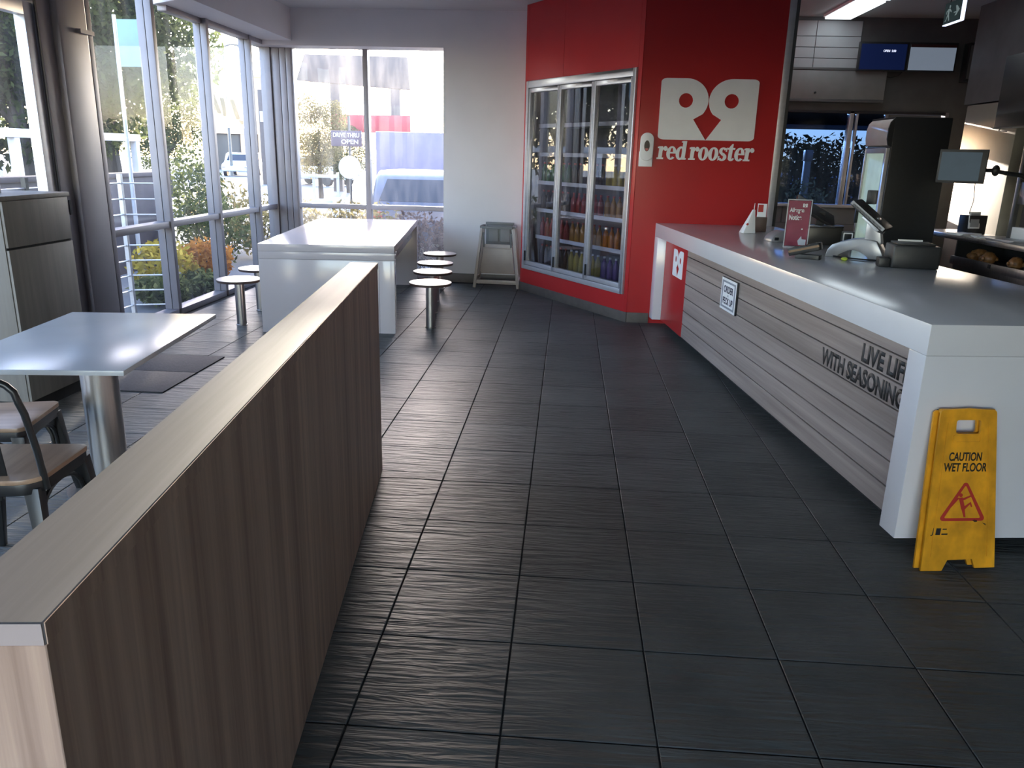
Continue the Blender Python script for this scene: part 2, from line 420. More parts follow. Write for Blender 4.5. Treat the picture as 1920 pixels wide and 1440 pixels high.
dbox(MB(), 0.803, 2.09, 2.425, ZC, -0.3, 0).build('panel', RED, wd, bevel=0.001, seg=1)
bd = dbox(MB(), -0.01, LEN + 0.01, 0.0, 0.102, 0.0, 0.012).build('baseboard_diagonal', SKIRT, None, bevel=0.003); struct(bd)
# red wall with emblem
YR = 7.905
wl = sroot('wall_centre')
MB().box(0.64, 1.93, YR, YR + 0.14, 0.0, ZC).build('panel', RED, wl, bevel=0.001, seg=1)
struct(MB().box(0.63, 0.86, YR - 0.012, YR, 0.0, 0.102).build('baseboard_centre', SKIRT, None, bevel=0.003))
t3 = sroot('trim_3')
MB().box(1.925, 1.985, YR - 0.012, YR + 0.16, 0.9, ZC).build('cover_strip', ALU, t3, bevel=0.004)
MB().box(1.985, 2.03, YR + 0.05, YR + 0.2, 0.9, ZC).build('inner_strip', mat('dark_trim', (0.10, 0.10, 0.10), 0.5), t3, bevel=0.003)
# kitchen shell
KWALL = mat('kitchen_panel', (0.40, 0.42, 0.43), 0.35, vary=0.03)
KDARK = mat('kitchen_steel_lining', (0.115, 0.115, 0.115), 0.42, 0.3, vary=0.12, scale=(6, 6, 6))
YK = 10.20
kw = sroot('wall_kitchen')
for (x0, x1, z0, z1) in [(0.6, 2.22, 0, ZC), (4.47, 4.76, 0, ZC)]:
    MB().box(x0, x1, YK, YK + 0.16, z0, z1).build('pier', KDARK, kw)
MB().box(2.22, 4.47, YK, YK + 0.16, 0, 1.09).build('sill_wall', mat('kitchen_block_wall', (0.16, 0.17, 0.18), 0.4, vary=0.1), kw)
MB().box(2.22, 4.47, YK, YK + 0.16, 2.21, ZC).build('lintel', KDARK, kw)
# pale cladding panels in courses
for r_, (z0, z1) in enumerate([(2.67, 2.79), (2.79, 2.91), (2.91, 3.03), (3.03, 3.20)]):
    for c_, (x0, x1) in enumerate([(2.18, 2.82), (2.82, 3.34)]):
        MB().box(x0 + .003, x1 - .003, YK - 0.012, YK, z0 + .003, z1 - .003).build('cladding_panel', KWALL, kw, bevel=0.002, seg=1)
# white block courses under the kitchen window
for r_ in range(5):
    for c_ in range(5):
        x0 = 2.22 + c_ * 0.45 + (0.22 if r_ % 2 else 0); x1 = min(x0 + 0.444, 4.46)
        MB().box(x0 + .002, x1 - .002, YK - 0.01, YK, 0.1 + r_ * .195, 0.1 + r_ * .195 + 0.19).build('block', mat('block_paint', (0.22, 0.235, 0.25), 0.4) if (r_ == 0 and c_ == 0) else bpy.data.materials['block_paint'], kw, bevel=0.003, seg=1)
RWALL = mat('kitchen_right_wall', (0.215, 0.20, 0.165), 0.45, vary=0.05)
struct(MB().box(4.75, 4.9, -3.2, 10.4, 0, ZC).build('wall_right', RWALL))
struct(MB().box(4.30, 4.75, 8.30, 9.38, 0.0, 2.24).build('trim_4', RWALL, None, bevel=0.01))
struct(MB().box(4.28, 4.75, 4.0, 9.42, 2.25, ZC).build('trim_5', KDARK))

# ------------------------------------------------------------------ left glazing
def bars(mb, x0, x1, y0, y1, z0, z1): return mb.box(x0, x1, y0, y1, z0, z1)
win = sroot('window_1')
TR = 0.885                                            # transom height
muls = [6.42, 7.44, 8.555, 9.70]
for k, y in enumerate(muls):
    top = 3.2 if y < 7.6 else BH
    if k:
        MB().box(XL - 0.02, XL + 0.045, y - 0.03, y + 0.03, 0.06, top).build('mullion', FRAME, win, bevel=0.003)
        MB().box(XL - 0.095, XL - 0.026, y - 0.03, y + 0.03, 0.06, top).build('mullion', FRAME, win, bevel=0.003)
    else:
        MB().box(XL - 0.095, XL + 0.045, y - 0.03, y + 0.03, 0.06, top).build('mullion', FRAME, win, bevel=0.003)
segs = [(6.45, 7.41), (7.47, 8.525), (8.585, 9.67), (9.73, 10.30)]
for (a, b) in segs:
    top = 3.2 if b < 7.6 else BH
    MB().box(XL - 0.09, XL + 0.035, a, b, TR - 0.03, TR + 0.03).build('transom', FRAME, win, bevel=0.003)
    MB().box(XL - 0.09, XL + 0.045, a, b, 0.0, 0.06).build('sill', FRAME, win, bevel=0.003)
    if b < 7.6: MB().box(XL - 0.09, XL + 0.035, a, b, 3.14, 3.2).build('head', FRAME, win, bevel=0.003)
    elif a > 8.5: MB().box(XL - 0.09, XL + 0.035, a, b, BH - 0.05, BH).build('head', FRAME, win, bevel=0.003)
    else: MB().box(XL - 0.09, XL + 0.0, 7.80, b, BH - 0.05, BH).build('head', FRAME, win, bevel=0.003)
    MB().box(XL - 0.026, XL - 0.020, a, b, 0.06, TR - 0.03).build('pane', GLASS, win)
    tz = 3.14 if b < 7.6 else BH - 0.05
    MB().box(XL - 0.026, XL - 0.020, a, b, TR + 0.03, tz).build('pane', GLASS, win)
# opening left of bulkhead tip above second pane
MB().box(XL - 0.026, XL - 0.020, 7.47, 7.77, BH - 0.05, 3.2).build('pane', GLASS, win)
# corner post, ribbed
cp = sroot('trim_6')
for k, (y0, y1, x0, x1) in enumerate([(10.30, 10.42, XL - 0.09, XL + 0.045), (10.33, 10.42, XL + 0.05, XL + 0.15), (10.33, 10.42, XL + 0.155, XL + 0.23), (10.33, 10.42, XL + 0.235, XL + 0.30)]):
    MB().box(x0, x1, y0, y1, 0, BH).build('post', FRAME, cp, bevel=0.006)
# back window
w2 = sroot('window_2')
XA, XB, XM = -3.53, -1.56, -2.60
ZT = 0.905
for (x0, x1) in [(XA - 0.03, XA + 0.01), (XM - 0.032, XM + 0.032), (XB - 0.02, XB + 0.05)]:
    MB().box(x0, x1, YWIN - 0.02, YWIN + 0.09, 0.06, 2.9).build('mullion', FRAME, w2, bevel=0.003)
for (x0, x1) in [(XA + 0.01, XM - 0.032), (XM + 0.032, XB - 0.02)]:
    MB().box(x0, x1, YWIN - 0.02, YWIN + 0.09, ZT - 0.03, ZT + 0.03).build('transom', FRAME, w2, bevel=0.003)
    MB().box(x0, x1, YWIN - 0.02, YWIN + 0.09, 0.0, 0.06).build('sill', FRAME, w2, bevel=0.003)
    MB().box(x0, x1, YWIN - 0.02, YWIN + 0.09, 2.86, 2.92).build('head', FRAME, w2, bevel=0.003)
    MB().box(x0, x1, YWIN + 0.03, YWIN + 0.036, 0.06, ZT - 0.03).build('pane', DUSTY_HAZE, w2)
    MB().box(x0, x1, YWIN + 0.03, YWIN + 0.036, ZT + 0.03, 2.86).build('pane', DUSTY_HAZE, w2)
# pillar between entry door and glazing
pl = sroot('trim_7')
MB().box(XL - 0.14, XL, 5.86, 6.02, 0, ZC).build('jamb', FRAME, pl, bevel=0.01)
MB().box(XL - 0.14, XL + 0.05, 6.02, 6.39, 0, ZC).build('post', FRAME, pl, bevel=0.03)
MB().box(XL, XL + 0.008, 5.93, 5.95, 1.08, 1.19).build('hinge', GASKET, pl)
# bracket at the top of the pillar
MB().box(XL + 0.05, XL + 0.09, 6.22, 6.40, 2.42, 2.45).build('bracket', FRAME, pl)
# entry door
dr = sroot('door_1')
MB().box(XL - 0.10, XL - 0.02, 5.74, 5.84, 0.0, 2.56).build('stile', ALU, dr, bevel=0.004)
MB().box(XL - 0.10, XL - 0.02, 4.55, 4.65, 0.0, 2.56).build('stile', ALU, dr, bevel=0.004)
MB().box(XL - 0.10, XL - 0.02, 4.65, 5.74, 2.47, 2.56).build('rail', ALU, dr, bevel=0.004)
MB().box(XL - 0.10, XL - 0.02, 4.65, 5.74, 0.0, 0.16).build('rail', ALU, dr, bevel=0.004)
MB().box(XL - 0.012, XL, 5.842, 5.858, 0.0, 2.60).build('gasket', GASKET, dr)
MB().box(XL - 0.065, XL - 0.055, 4.65, 5.74, 0.16, 2.47).build('pane', GLASS, dr)
struct(MB().box(XL - 0.14, XL, 4.5, 5.86, 2.58, ZC).build('trim_8', FRAME, None, bevel=0.004))
# more glazing towards the camera and behind it
w3 = sroot('window_3')
ys = [0.3, 1.7, 3.1, 4.5]
for y in ys: MB().box(XL - 0.1, XL, y - 0.03, y + 0.03, 0, ZC).build('mullion', FRAME, w3)
for a, b in zip(ys[:-1], ys[1:]):
    MB().box(XL - 0.06, XL - 0.05, a + .03, b - .03, 0.06, 2.6).build('pane', GLASS, w3)
MB().box(XL - 0.1, XL, 0.3, 4.5, 2.6, ZC).build('head', FRAME, w3); MB().box(XL - 0.1, XL, 0.3, 4.5, 0, 0.06).build('sill', FRAME, w3)
struct(MB().box(XL - 0.1, XL, -3.2, 0.27, 0, ZC).build('wall_left', PAINT))
w4 = sroot('window_4')
xs = [-3.0, -1.6, -0.2, 1.2]
for x in xs: MB().box(x - 0.03, x + 0.03, -3.3, -3.2, 0, 2.5).build('mullion', FRAME, w4)
for a, b in zip(xs[:-1], xs[1:]): MB().box(a + .03, b - .03, -3.26, -3.25, 0.06, 2.3).build('pane', GLASS, w4)
MB().box(-2.97, 1.17, -3.3, -3.2, 2.3, 2.5).build('head', FRAME, w4); MB().box(-2.97, 1.17, -3.3, -3.2, 0, 0.06).build('sill', FRAME, w4)
wf = sroot('wall_front')
MB().box(-3.94, -3.03, -3.3, -3.2, 0, ZC).build('pier', PAINT, wf); MB().box(1.23, 4.9, -3.3, -3.2, 0, ZC).build('pier', PAINT, wf); MB().box(-3.03, 1.23, -3.3, -3.2, 2.5, ZC).build('lintel', PAINT, wf)
# ------------------------------------------------------------------ kitchen drive-through window
KG = glass('kitchen_glass', (0.10, 0.155, 0.26), dust_haze=0.004, refl=0.06)  # dark blue tint stands in for a dimmer, bluer sky outside
w5 = sroot('window_5')
for (x0, x1) in [(2.22, 2.26), (3.325, 3.375), (4.43, 4.47)]:
    MB().box(x0, x1, YK - 0.03, YK + 0.08, 1.09, 2.21).build('mullion', ALU if x0 > 3 and x0 < 4 else FRAME, w5, bevel=0.004)
MB().box(3.40, 3.425, YK - 0.04, YK + 0.02, 1.12, 2.18).build('mullion', ALU, w5, bevel=0.004)
MB().box(2.26, 4.43, YK - 0.05, YK + 0.08, 1.075, 1.115).build('sill', ALU, w5, bevel=0.004)
MB().box(2.26, 4.43, YK - 0.03, YK + 0.08, 2.18, 2.21).build('head', GASKET, w5, bevel=0.004)
MB().box(3.75, 3.785, YK + 0.0, YK + 0.06, 1.115, 2.18).build('added_stile', ALU, w5, bevel=0.003)      # added stile; glass left out beyond it to let sun onto the right wall
for (x0, x1) in [(2.26, 3.325), (3.375, 3.75)]:
    MB().box(x0, x1, YK + 0.02, YK + 0.026, 1.115, 2.18).build('pane', KG, w5)

# ================================================================== FURNITURE
# ---- partition (low wall) in the foreground
t = thing('partition', 'low oak-laminate partition with a flat cap running through the foreground', 'partition', (-0.572, 0.735, 0), math.radians(6.4))
MB().box(-0.131, 0, 0.0, 3.055, 0.0, 1.057).build('body', OAK_V, t, bevel=0.0015, seg=1)
MB().box(-0.1325, 0.0015, -0.0015, 3.057, 1.057, 1.087).build('cap', OAK_L, t, bevel=0.002, seg=1)
MB().box(0.0016, 0.0030, 0.0, 3.055, 1.0585, 1.0862).build('edge_band', OAK_V, t)
MB().box(-0.131, 0.0, -0.0030, -0.0016, 1.0585, 1.0862).build('edge_band', mat('edge_band_pale', (0.42, 0.345, 0.33), 0.45, vary=0.05), t)
# ---- service counter
ct = thing('service_counter', 'long white service counter with waterfall ends, timber board front and red corner panel', 'counter', (cx, cy, 0), counter_th)
MB().prism([(0, 0), (1.13, 0), (1.13, 4.641), (0, 4.782)], 0.872, 1.0).build('countertop', WHITE, ct, bevel=0.004)
MB().box(0, 1.13, 0.0, 0.128, 0.062, 0.8718).build('end_panel', WHITE, ct, bevel=0.004)
MB().prism([(0, 4.652), (0.4, 4.61), (0.4, 4.733), (0, 4.782)], 0.062, 0.8718).build('end_panel', WHITE, ct, bevel=0.004)
zs = [0.068, 0.19, 0.31, 0.43, 0.55, 0.67, 0.79, 0.871]
for a, b in zip(zs[:-1], zs[1:]):
    MB().box(0.080, 0.105, 0.129, 3.845, a + 0.003, b - 0.003).build('board', OAK_B, ct, bevel=0.002, seg=1)
MB().box(0.100, 0.108, 0.129, 3.845, 0.068, 0.870).build('backing', DARK, ct)
MB().box(0.078, 0.105, 3.849, 4.62, 0.068, 0.871).build('red_panel', RED, ct, bevel=0.001, seg=1)
MB().box(0.16, 1.05, 0.14, 4.5, 0.0, 0.075).build('plinth', DARK, ct)
MB().box(0.9, 1.1, 0.135, 4.55, 0.075, 0.865).build('carcass', KDARK, ct)
emblem('emblem', (0.078, 4.295, 0.565), (0, -1, 0), (0, 0, 1), 0.335, 0.245, WHITESIGN, ct, 0.003)
text('lettering', 'LIVE LIFE', (0.080, 0.648, 0.682), (0, -1, 0), (0, 0, 1), 0.435, 0.092, LETTERBROWN, ct, 0.0015, bold=0.04)
text('lettering', 'WITH SEASONING', (0.080, 1.068, 0.562), (0, -1, 0), (0, 0, 1), 0.835, 0.092, LETTERBROWN, ct, 0.0015, bold=0.04)
# order sign on the counter front
sg = thing('order_sign', 'small white framed order and pick-up sign fixed to the counter boards', 'sign', tuple(ct.matrix_basis @ Vector((0.080, 2.785, 0.538))) if False else (cx + 0.080 * math.cos(counter_th) - 2.80 * math.sin(counter_th), cy + 0.080 * math.sin(counter_th) + 2.80 * math.cos(counter_th), 0.538), counter_th)
U = (0, -1, 0); V = (0, 0, 1)
MB().box(-0.016, 0.0, -0.34, 0.0, 0, 0.238).build('backboard', BLACK, sg, bevel=0.002)
MB().box(-0.018, -0.016, -0.335, -0.004, 0.003, 0.235).build('face', WHITESIGN, sg)
fm = frame_matrix((-0.018, 0, 0), U, V)
b = MB(); b.ring([(0.022, 0.02), (0.318, 0.02), (0.318, 0.218), (0.022, 0.218)], [(0.045, 0.034), (0.295, 0.034), (0.295, 0.204), (0.045, 0.204)], 0, 0.0008, fm); b.build('border', GREYPRINT, sg)
text('lettering', 'ORDER', (-0.018, -0.17, 0.132), U, V, 0.21, 0.052, NAVY, sg, 0.0008, bold=0.03, align='C')
text('lettering', '&', (-0.018, -0.17, 0.108), U, V, 0.024, 0.016, GREYPRINT, sg, 0.0008, align='C')
text('lettering', 'PECK UP', (-0.018, -0.17, 0.048), U, V, 0.22, 0.050, NAVY, sg, 0.0008, bold=0.03, align='C')

# ---- long white table
TWHITE = mat('white_table_board', (0.54, 0.49, 0.495), 0.15, vary=0.02, scale=(3, 3, 3))
lt = thing('communal_table', 'long white communal table with solid end panels in front of the back window', 'table', (-1.53, 6.965, 0), math.radians(6.6))
MB().box(-1.205, 0, 0, 2.90, 0.735, 0.80).build('tabletop', TWHITE, lt, bevel=0.003)
MB().box(-1.205, 0, 0, 0.10, 0.668, 0.734).build('fascia', TWHITE, lt, bevel=0.002)
MB().box(-1.205, -0.142, 0.002, 0.09, 0.0, 0.666).build('end_panel', TWHITE, lt, bevel=0.002)
MB().box(-0.140, 0.0, 0.0, 0.10, 0.0, 0.666).build('leg', TWHITE, lt, bevel=0.002)
MB().box(-1.205, 0.0, 2.80, 2.90, 0.0, 0.734).build('end_panel', TWHITE, lt, bevel=0.002)
MB().box(-1.12, -0.06, 0.10, 2.80, 0.60, 0.733).build('apron', mat('apron_grey', (0.30, 0.29, 0.29), 0.5), lt)
for y in (0.62, 2.1): MB().box(-0.059, -0.052, y, y + 0.12, 0.64, 0.71).build('socket_plate', CHROME, lt, bevel=0.003)
# ---- fixed stools
def make_stool():
    s = thing('stool', '', 'stool', (0, 0, 0), 0, 'round fixed stools at the communal table')
    MB().lathe([(0.0, 0.408), (0.17, 0.408), (0.197, 0.412), (0.2, 0.42), (0.2, 0.432)], 40).build('seat_edge', STOOLEDGE, s, smooth=True)
    MB().lathe([(0.0, 0.4321), (0.2, 0.4321), (0.199, 0.4365), (0.0, 0.437)], 40).build('seat', STOOLTOP, s, smooth=True)
    MB().lathe([(0.0445, 0.004), (0.0445, 0.400)], 28).build('column', STEEL, s, smooth=True)
    MB().lathe([(0.0, 0.400), (0.11, 0.400), (0.11, 0.4079), (0, 0.4079)], 24).build('mounting_plate', BLACKMETAL, s)
    MB().lathe([(0.052, 0.0), (0.052, 0.006), (0.046, 0.010)], 28).build('floor_collar', STEEL, s, smooth=True)
    return s
st = make_stool()
spots = [(-1.262, 7.30, 'round stool right of the communal table, nearest of the four to the camera'),
         (-1.362, 8.02, 'second round stool from the front along the right of the communal table'),
         (-1.446, 8.68, 'third round stool from the front along the right of the communal table'),
         (-1.530, 9.53, 'farthest round stool right of the communal table, close to the white wall'),
         (-3.035, 7.10, 'round stool standing alone left of the communal table near the glazing'),
         (-3.125, 7.82, 'round stool mostly hidden behind the left corner of the communal table')]
for k, (x, y, l) in enumerate(spots):
    o = st if k == 0 else copy_tree(st)
    o.location = (x, y, 0); o['label'] = l
# ---- small table at left
tb = thing('cafe_table', 'small rectangular white café table on a steel column at the left', 'table', (-2.163, 3.40, 0), math.radians(6.6))
MB().box(-0.376, 0.376, -0.575, 0.575, 0.728, 0.75).build('tabletop', TABLETOP, tb, bevel=0.004)
MB().lathe([(0.081, 0.012), (0.081, 0.718)], 36).build('column', STEEL, tb, smooth=True)
MB().lathe([(0.0, 0.0), (0.20, 0.0), (0.20, 0.006), (0.09, 0.0119), (0, 0.0119)], 36).build('floor_plate', STEEL, tb, smooth=True)
MB().box(-0.16, 0.16, -0.16, 0.16, 0.7181, 0.7279).build('mounting_plate', BLACKMETAL, tb)
# ---- metal chairs with timber seats
def make_chair():
    c = thing('metal_chair', '', 'chair', (0, 0, 0), 0, 'black metal chairs at the small table')
    sp = []
    sp += arc(0.16, 0.16, 0.035, 0, 90, 6) + arc(-0.16, 0.16, 0.035, 90, 180, 6)
    sp += arc(-0.09, -0.09, 0.09, 180, 270, 8) + arc(0.09, -0.09, 0.09, 270, 360, 8)
    MB().prism(sp, 0.437, 0.456).build('seat', SEATWOOD, c, bevel=0.004, smooth=True)
    sp2 = [(x * 0.985, y * 0.985) for x, y in sp]; sp3 = [(x * 0.9, y * 0.9) for x, y in sp]
    MB().ring(sp2, sp3, 0.395, 0.4365).build('seat_frame', BLACKMETAL, c, bevel=0.002)
    for sx in (-1, 1):
        for (ax, ay, bx, by, name) in [(0.165, 0.165, 0.215, 0.215, 'leg'), (0.135, -0.13, 0.20, -0.23, 'leg')]:
            top, bot = Vector((sx * ax, ay, 0.415)), Vector((sx * bx, by, 0.0))
            d = Vector((0.018, 0, 0)); e = Vector((0, 0.018, 0))
            m = MB(); k = 0.62
            vs = [top - d * 1.5 - e * 1.5, top + d * 1.5 - e * 1.5, top + d * 1.5 + e * 1.5, top - d * 1.5 + e * 1.5, bot - d * k - e * k, bot + d * k - e * k, bot + d * k + e * k, bot - d * k + e * k]
            m.add(vs, [(0, 1, 2, 3), (7, 6, 5, 4), (0, 4, 5, 1), (1, 5, 6, 2), (2, 6, 7, 3), (3, 7, 4, 0)]); m.build(name, BLACKMETAL, c, bevel=0.003)
    # arched braces between the legs
    for (p, q) in [((-0.165, 0.17), (0.165, 0.17)), ((0.17, 0.15), (0.15, -0.13)), ((-0.17, 0.15), (-0.15, -0.13))]:
        pts = []
        for i in range(13):
            a = math.pi * i / 12; f = 0.5 - 0.5 * math.cos(a)
            pts.append((p[0] + (q[0] - p[0]) * f, p[1] + (q[1] - p[1]) * f, 0.225 + 0.165 * math.sin(a) ** 0.6))
        MB().tube(pts, 0.009, 8).build('brace', BLACKMETAL, c, smooth=True)
    pts = [(0.172, -0.115, 0.40), (0.168, -0.135, 0.55), (0.158, -0.160, 0.70)]
    for i in range(11):
        a = math.pi * i / 10
        pts.append((0.150 * math.cos(a), -0.172 - 0.012 * math.sin(a), 0.745 + 0.095 * math.sin(a) ** 0.75))
    pts += [(-0.158, -0.160, 0.70), (-0.168, -0.135, 0.55), (-0.172, -0.115, 0.40)]
    MB().tube(pts, 0.0125, 12).build('back_hoop', BLACKMETAL, c, smooth=True)
    MB().prism([(-0.05, -0.006), (0.05, -0.006), (0.05, 0.0), (-0.05, 0.0)], 0, 0.40, Matrix.Translation((0, -0.125, 0.435)) @ Matrix.Rotation(math.radians(7.5), 4, 'X')).build('back_splat', BLACKMETAL, c, bevel=0.002)
    return c
ch = make_chair(); ch.location = (-2.035, 2.60, 0); ch.rotation_euler = (0, 0, math.radians(8)); ch['label'] = 'black metal chair with timber seat at the near edge of the café table'
c2 = copy_tree(ch); c2.location = (-2.47, 3.10, 0); c2.rotation_euler = (0, 0, math.radians(-78)); c2['label'] = 'black metal chair with timber seat tucked in at the left of the café table'
# ---- bin cabinet at far left
cb = thing('bin_cabinet', 'grey oak-laminate bin cabinet with two-panel front beside the entry door', 'cabinet', (0, 0, 0))
MB().box(-3.76, -3.205, 4.31, 4.92, 0.095, 1.285).build('body', OAK_G, cb, bevel=0.002)
MB().box(-3.70, -3.25, 4.34, 4.90, 0.0, 0.094).build('plinth', DARK, cb)
MB().box(-3.78, -3.185, 4.29, 4.94, 1.286, 1.312).build('worktop', OAK_G, cb, bevel=0.003)
MB().box(-3.204, -3.187, 4.315, 4.915, 1.022, 1.283).build('flap', OAK_G, cb, bevel=0.002)
MB().box(-3.204, -3.187, 4.315, 4.915, 0.10, 1.008).build('door', OAK_G, cb, bevel=0.002)
MB().box(-3.204, -3.198, 4.315, 4.915, 1.0085, 1.0215).build('shadow_gap', DARK, cb)
pts = [(-3.42, 4.62, 1.312), (-3.42, 4.62, 1.44)] + [(-3.42 , 4.58 + 0.04 * math.cos(a), 1.44 + 0.05 * math.sin(a)) for a in [math.pi / 2 * i / 6 for i in range(1, 7)]] + [(-3.42, 4.36, 1.49)] + [(-3.42, 4.36 - 0.04 * math.sin(a), 1.44 + 0.05 * math.cos(a)) for a in [math.pi / 2 * i / 6 for i in range(1, 7)]] + [(-3.42, 4.32, 1.312)]
tag(MB().tube(pts, 0.0125, 14).build('tray_rail', CHROME, None, smooth=True), 'chrome hoop rail standing on top of the bin cabinet', 'rail')
# ---- door mat
dm = thing('door_mat', 'charcoal entrance mat in two sections lying on the floor tiles', 'mat', (0, 0, 0))
for (a, b) in [(4.90, 5.398), (5.404, 5.885)]:
    MB().prism([(-3.42, a), (-2.683, a), (-2.683 + (0.004 if a > 5 else 0), b), (-3.42, b)], 0.0, 0.009).build('mat_section', MAT_RUBBER, dm, bevel=0.003)
# ---- high chair
hc = thing('high_chair', 'grey-beige stacking high chair standing against the white wall', 'chair', (-0.855, 9.72, 0), math.radians(-3))
HCB = mat('high_chair_resin', (0.36, 0.30, 0.265), 0.36, vary=0.05)
HCG = mat('high_chair_grey', (0.15, 0.15, 0.145), 0.5)
def bar(p, q, w_, d_, name, m_, par):
    p, q = Vector(p), Vector(q); a = (q - p).normalized(); x = Vector((0, 1, 0)).cross(a); x = x.normalized() if x.length > .1 else Vector((1, 0, 0)); y = a.cross(x)
    vs = []
    for c in (p, q):
        vs += [c - x * w_ / 2 - y * d_ / 2, c + x * w_ / 2 - y * d_ / 2, c + x * w_ / 2 + y * d_ / 2, c - x * w_ / 2 + y * d_ / 2]
    return MB().add(vs, [(0, 3, 2, 1), (4, 5, 6, 7), (0, 1, 5, 4), (1, 2, 6, 5), (2, 3, 7, 6), (3, 0, 4, 7)]).build(name, m_, par, bevel=min(w_, d_) * 0.2)
for sx in (-1, 1):
    bar((sx * 0.275, 0.0, 0.0), (sx * 0.195, 0.05, 0.735), 0.035, 0.045, 'leg', HCB, hc)
    bar((sx * 0.275, 0.33, 0.0), (sx * 0.200, 0.24, 0.735), 0.035, 0.045, 'leg', HCB, hc)
    bar((sx * 0.200, 0.04, 0.745), (sx * 0.200, 0.27, 0.745), 0.04, 0.03, 'arm_rail', HCG, hc)
    bar((sx * 0.262, 0.0, 0.11), (sx * 0.262, 0.31, 0.11), 0.025, 0.04, 'side_rail', HCB, hc)
bar((-0.19, 0.035, 0.742), (0.19, 0.035, 0.742), 0.03, 0.035, 'front_bar', HCG, hc)
bar((-0.18, 0.27, 0.775), (0.18, 0.27, 0.775), 0.03, 0.03, 'back_bar', HCG, hc)
MB().box(-0.17, 0.17, 0.235, 0.255, 0.50, 0.76).build('backrest', HCG, hc, bevel=0.006)
for x in (-0.135, 0.015):
    MB().box(x, x + 0.12, 0.222, 0.234, 0.555, 0.725).build('back_pad', mat('pad_grey', (0.22, 0.22, 0.215), 0.5), hc, bevel=0.01)
bar((-0.175, 0.045, 0.68), (-0.17, 0.06, 0.50), 0.02, 0.03, 'upright', HCG, hc); bar((0.175, 0.045, 0.68), (0.17, 0.06, 0.50), 0.02, 0.03, 'upright', HCG, hc)
m = MB(); pr = [(-0.215, 0.19), (0.215, 0.19), (0.18, 0.535), (-0.17, 0.535)]
mm = frame_matrix((0, 0.085, 0), (1, 0, 0), (0, 0, 1)); m.prism(pr, -0.012, 0.012, mm); m.build('front_panel', HCB, hc, bevel=0.006)
MB().box(-0.17, 0.17, 0.06, 0.24, 0.48, 0.50).build('seat', HCB, hc, bevel=0.005)
bar((-0.255, 0.01, 0.075), (0.255, 0.01, 0.075), 0.05, 0.025, 'front_rail', HCB, hc)
bar((-0.24, 0.30, 0.165), (0.24, 0.30, 0.165), 0.05, 0.025, 'rear_rail', HCB, hc)
# ---- wet floor sign leaning on the counter end
ws = thing('wet_floor_sign', 'yellow folding caution wet floor sign leaning against the white counter end', 'sign', (1.668, 3.032, 0), math.radians(8))
tilt = Matrix.Rotation(math.radians(-10.2), 4, 'X')
outline = [(-0.160, 0.0), (-0.070, 0.0), (-0.048, 0.045), (0.058, 0.048), (0.072, 0.010), (0.158, 0.012), (0.1185, 0.655)] + arc(0.104, 0.655, 0.0145, 0, 70, 4) + [(0, 0.676)] + arc(-0.104, 0.655, 0.0145, 110, 180, 4)
hole = rrect(-0.050, 0.054, 0.572, 0.628, 0.010, 4)
fm = tilt @ frame_matrix((0, 0, 0), (1, 0, 0), (0, 0, 1))
fo = curve_mesh(shape([outline, hole], 0.010), fm @ Matrix.Translation((0, 0, 0.012)), 'front_panel', YELLOW, ws)
bo = curve_mesh(shape([[(x - 0.012, y * 0.985 + 0.004) for x, y in outline], [(x, y) for x, y in hole]], 0.010), fm @ Matrix.Translation((0, 0, -0.016)), 'rear_panel', YELLOW, ws)
MB().box(-0.115, 0.117, -0.009, 0.009, 0.656, 0.672, tilt).build('hinge', YELLOW, ws, bevel=0.004)
b = MB(); b.ring(rrect(-0.06, 0.062, 0.532, 0.568, 0.008, 3), rrect(-0.052, 0.054, 0.539, 0.561, 0.005, 3), 0.017, 0.0195, fm); b.build('raised_rib', YELLOW, ws)
for sx in (-1, 1):
    MB().box(-0.002, 0.002, -0.0195, -0.017, 0.06, 0.62, tilt @ Matrix.Translation((sx * 0.125, 0, 0)) @ Matrix.Rotation(math.radians(-sx * 3.6), 4, 'Y')).build('raised_rib', YELLOW, ws)
O = lambda x, z: tuple(fm @ Vector((x, z, 0.017)))
VU = (fm.to_3x3() @ Vector((0, 1, 0)))
text('lettering', 'CAUTION', O(-0.002, 0.460), (1, 0, 0), VU, 0.140, 0.036, LETTER, ws, 0.0006, bold=0.025, align='C', shear=0.1)
text('lettering', 'WET FLOOR', O(0.000, 0.416), (1, 0, 0), VU, 0.182, 0.036, LETTER, ws, 0.0006, bold=0.025, align='C', shear=0.1)
tri_o = arc(0.008, 0.358, 0.012, 30, 150, 5) + arc(-0.080, 0.222, 0.012, 150, 270, 5) + arc(0.084, 0.222, 0.012, 270, 390, 5)
tri_i = arc(0.008, 0.352, 0.004, 30, 150, 5) + arc(-0.070, 0.226, 0.004, 150, 270, 5) + arc(0.074, 0.226, 0.004, 270, 390, 5)
b = MB(); b.ring(tri_o, tri_i, 0.017, 0.0178, fm); b.build('warning_triangle', REDPRINT, ws)
def limb(b, pts, r): b.tube([tuple(fm @ Vector((x, z, 0.0172))) for x, z in pts], r, 6)
b = MB(); b.prism([(x, y) for x, y in arc(-0.010, 0.318, 0.008, 0, 340, 10)], 0.017, 0.0178, fm)
b.prism([(-0.018, 0.306), (-0.002, 0.309), (0.012, 0.262), (-0.004, 0.258)], 0.017, 0.0178, fm)
b.prism([(-0.004, 0.304), (0.034, 0.318), (0.035, 0.312), (0.002, 0.296)], 0.017, 0.0178, fm)
b.prism([(-0.016, 0.305), (-0.048, 0.268), (-0.052, 0.272), (-0.022, 0.308)], 0.017, 0.0178, fm)
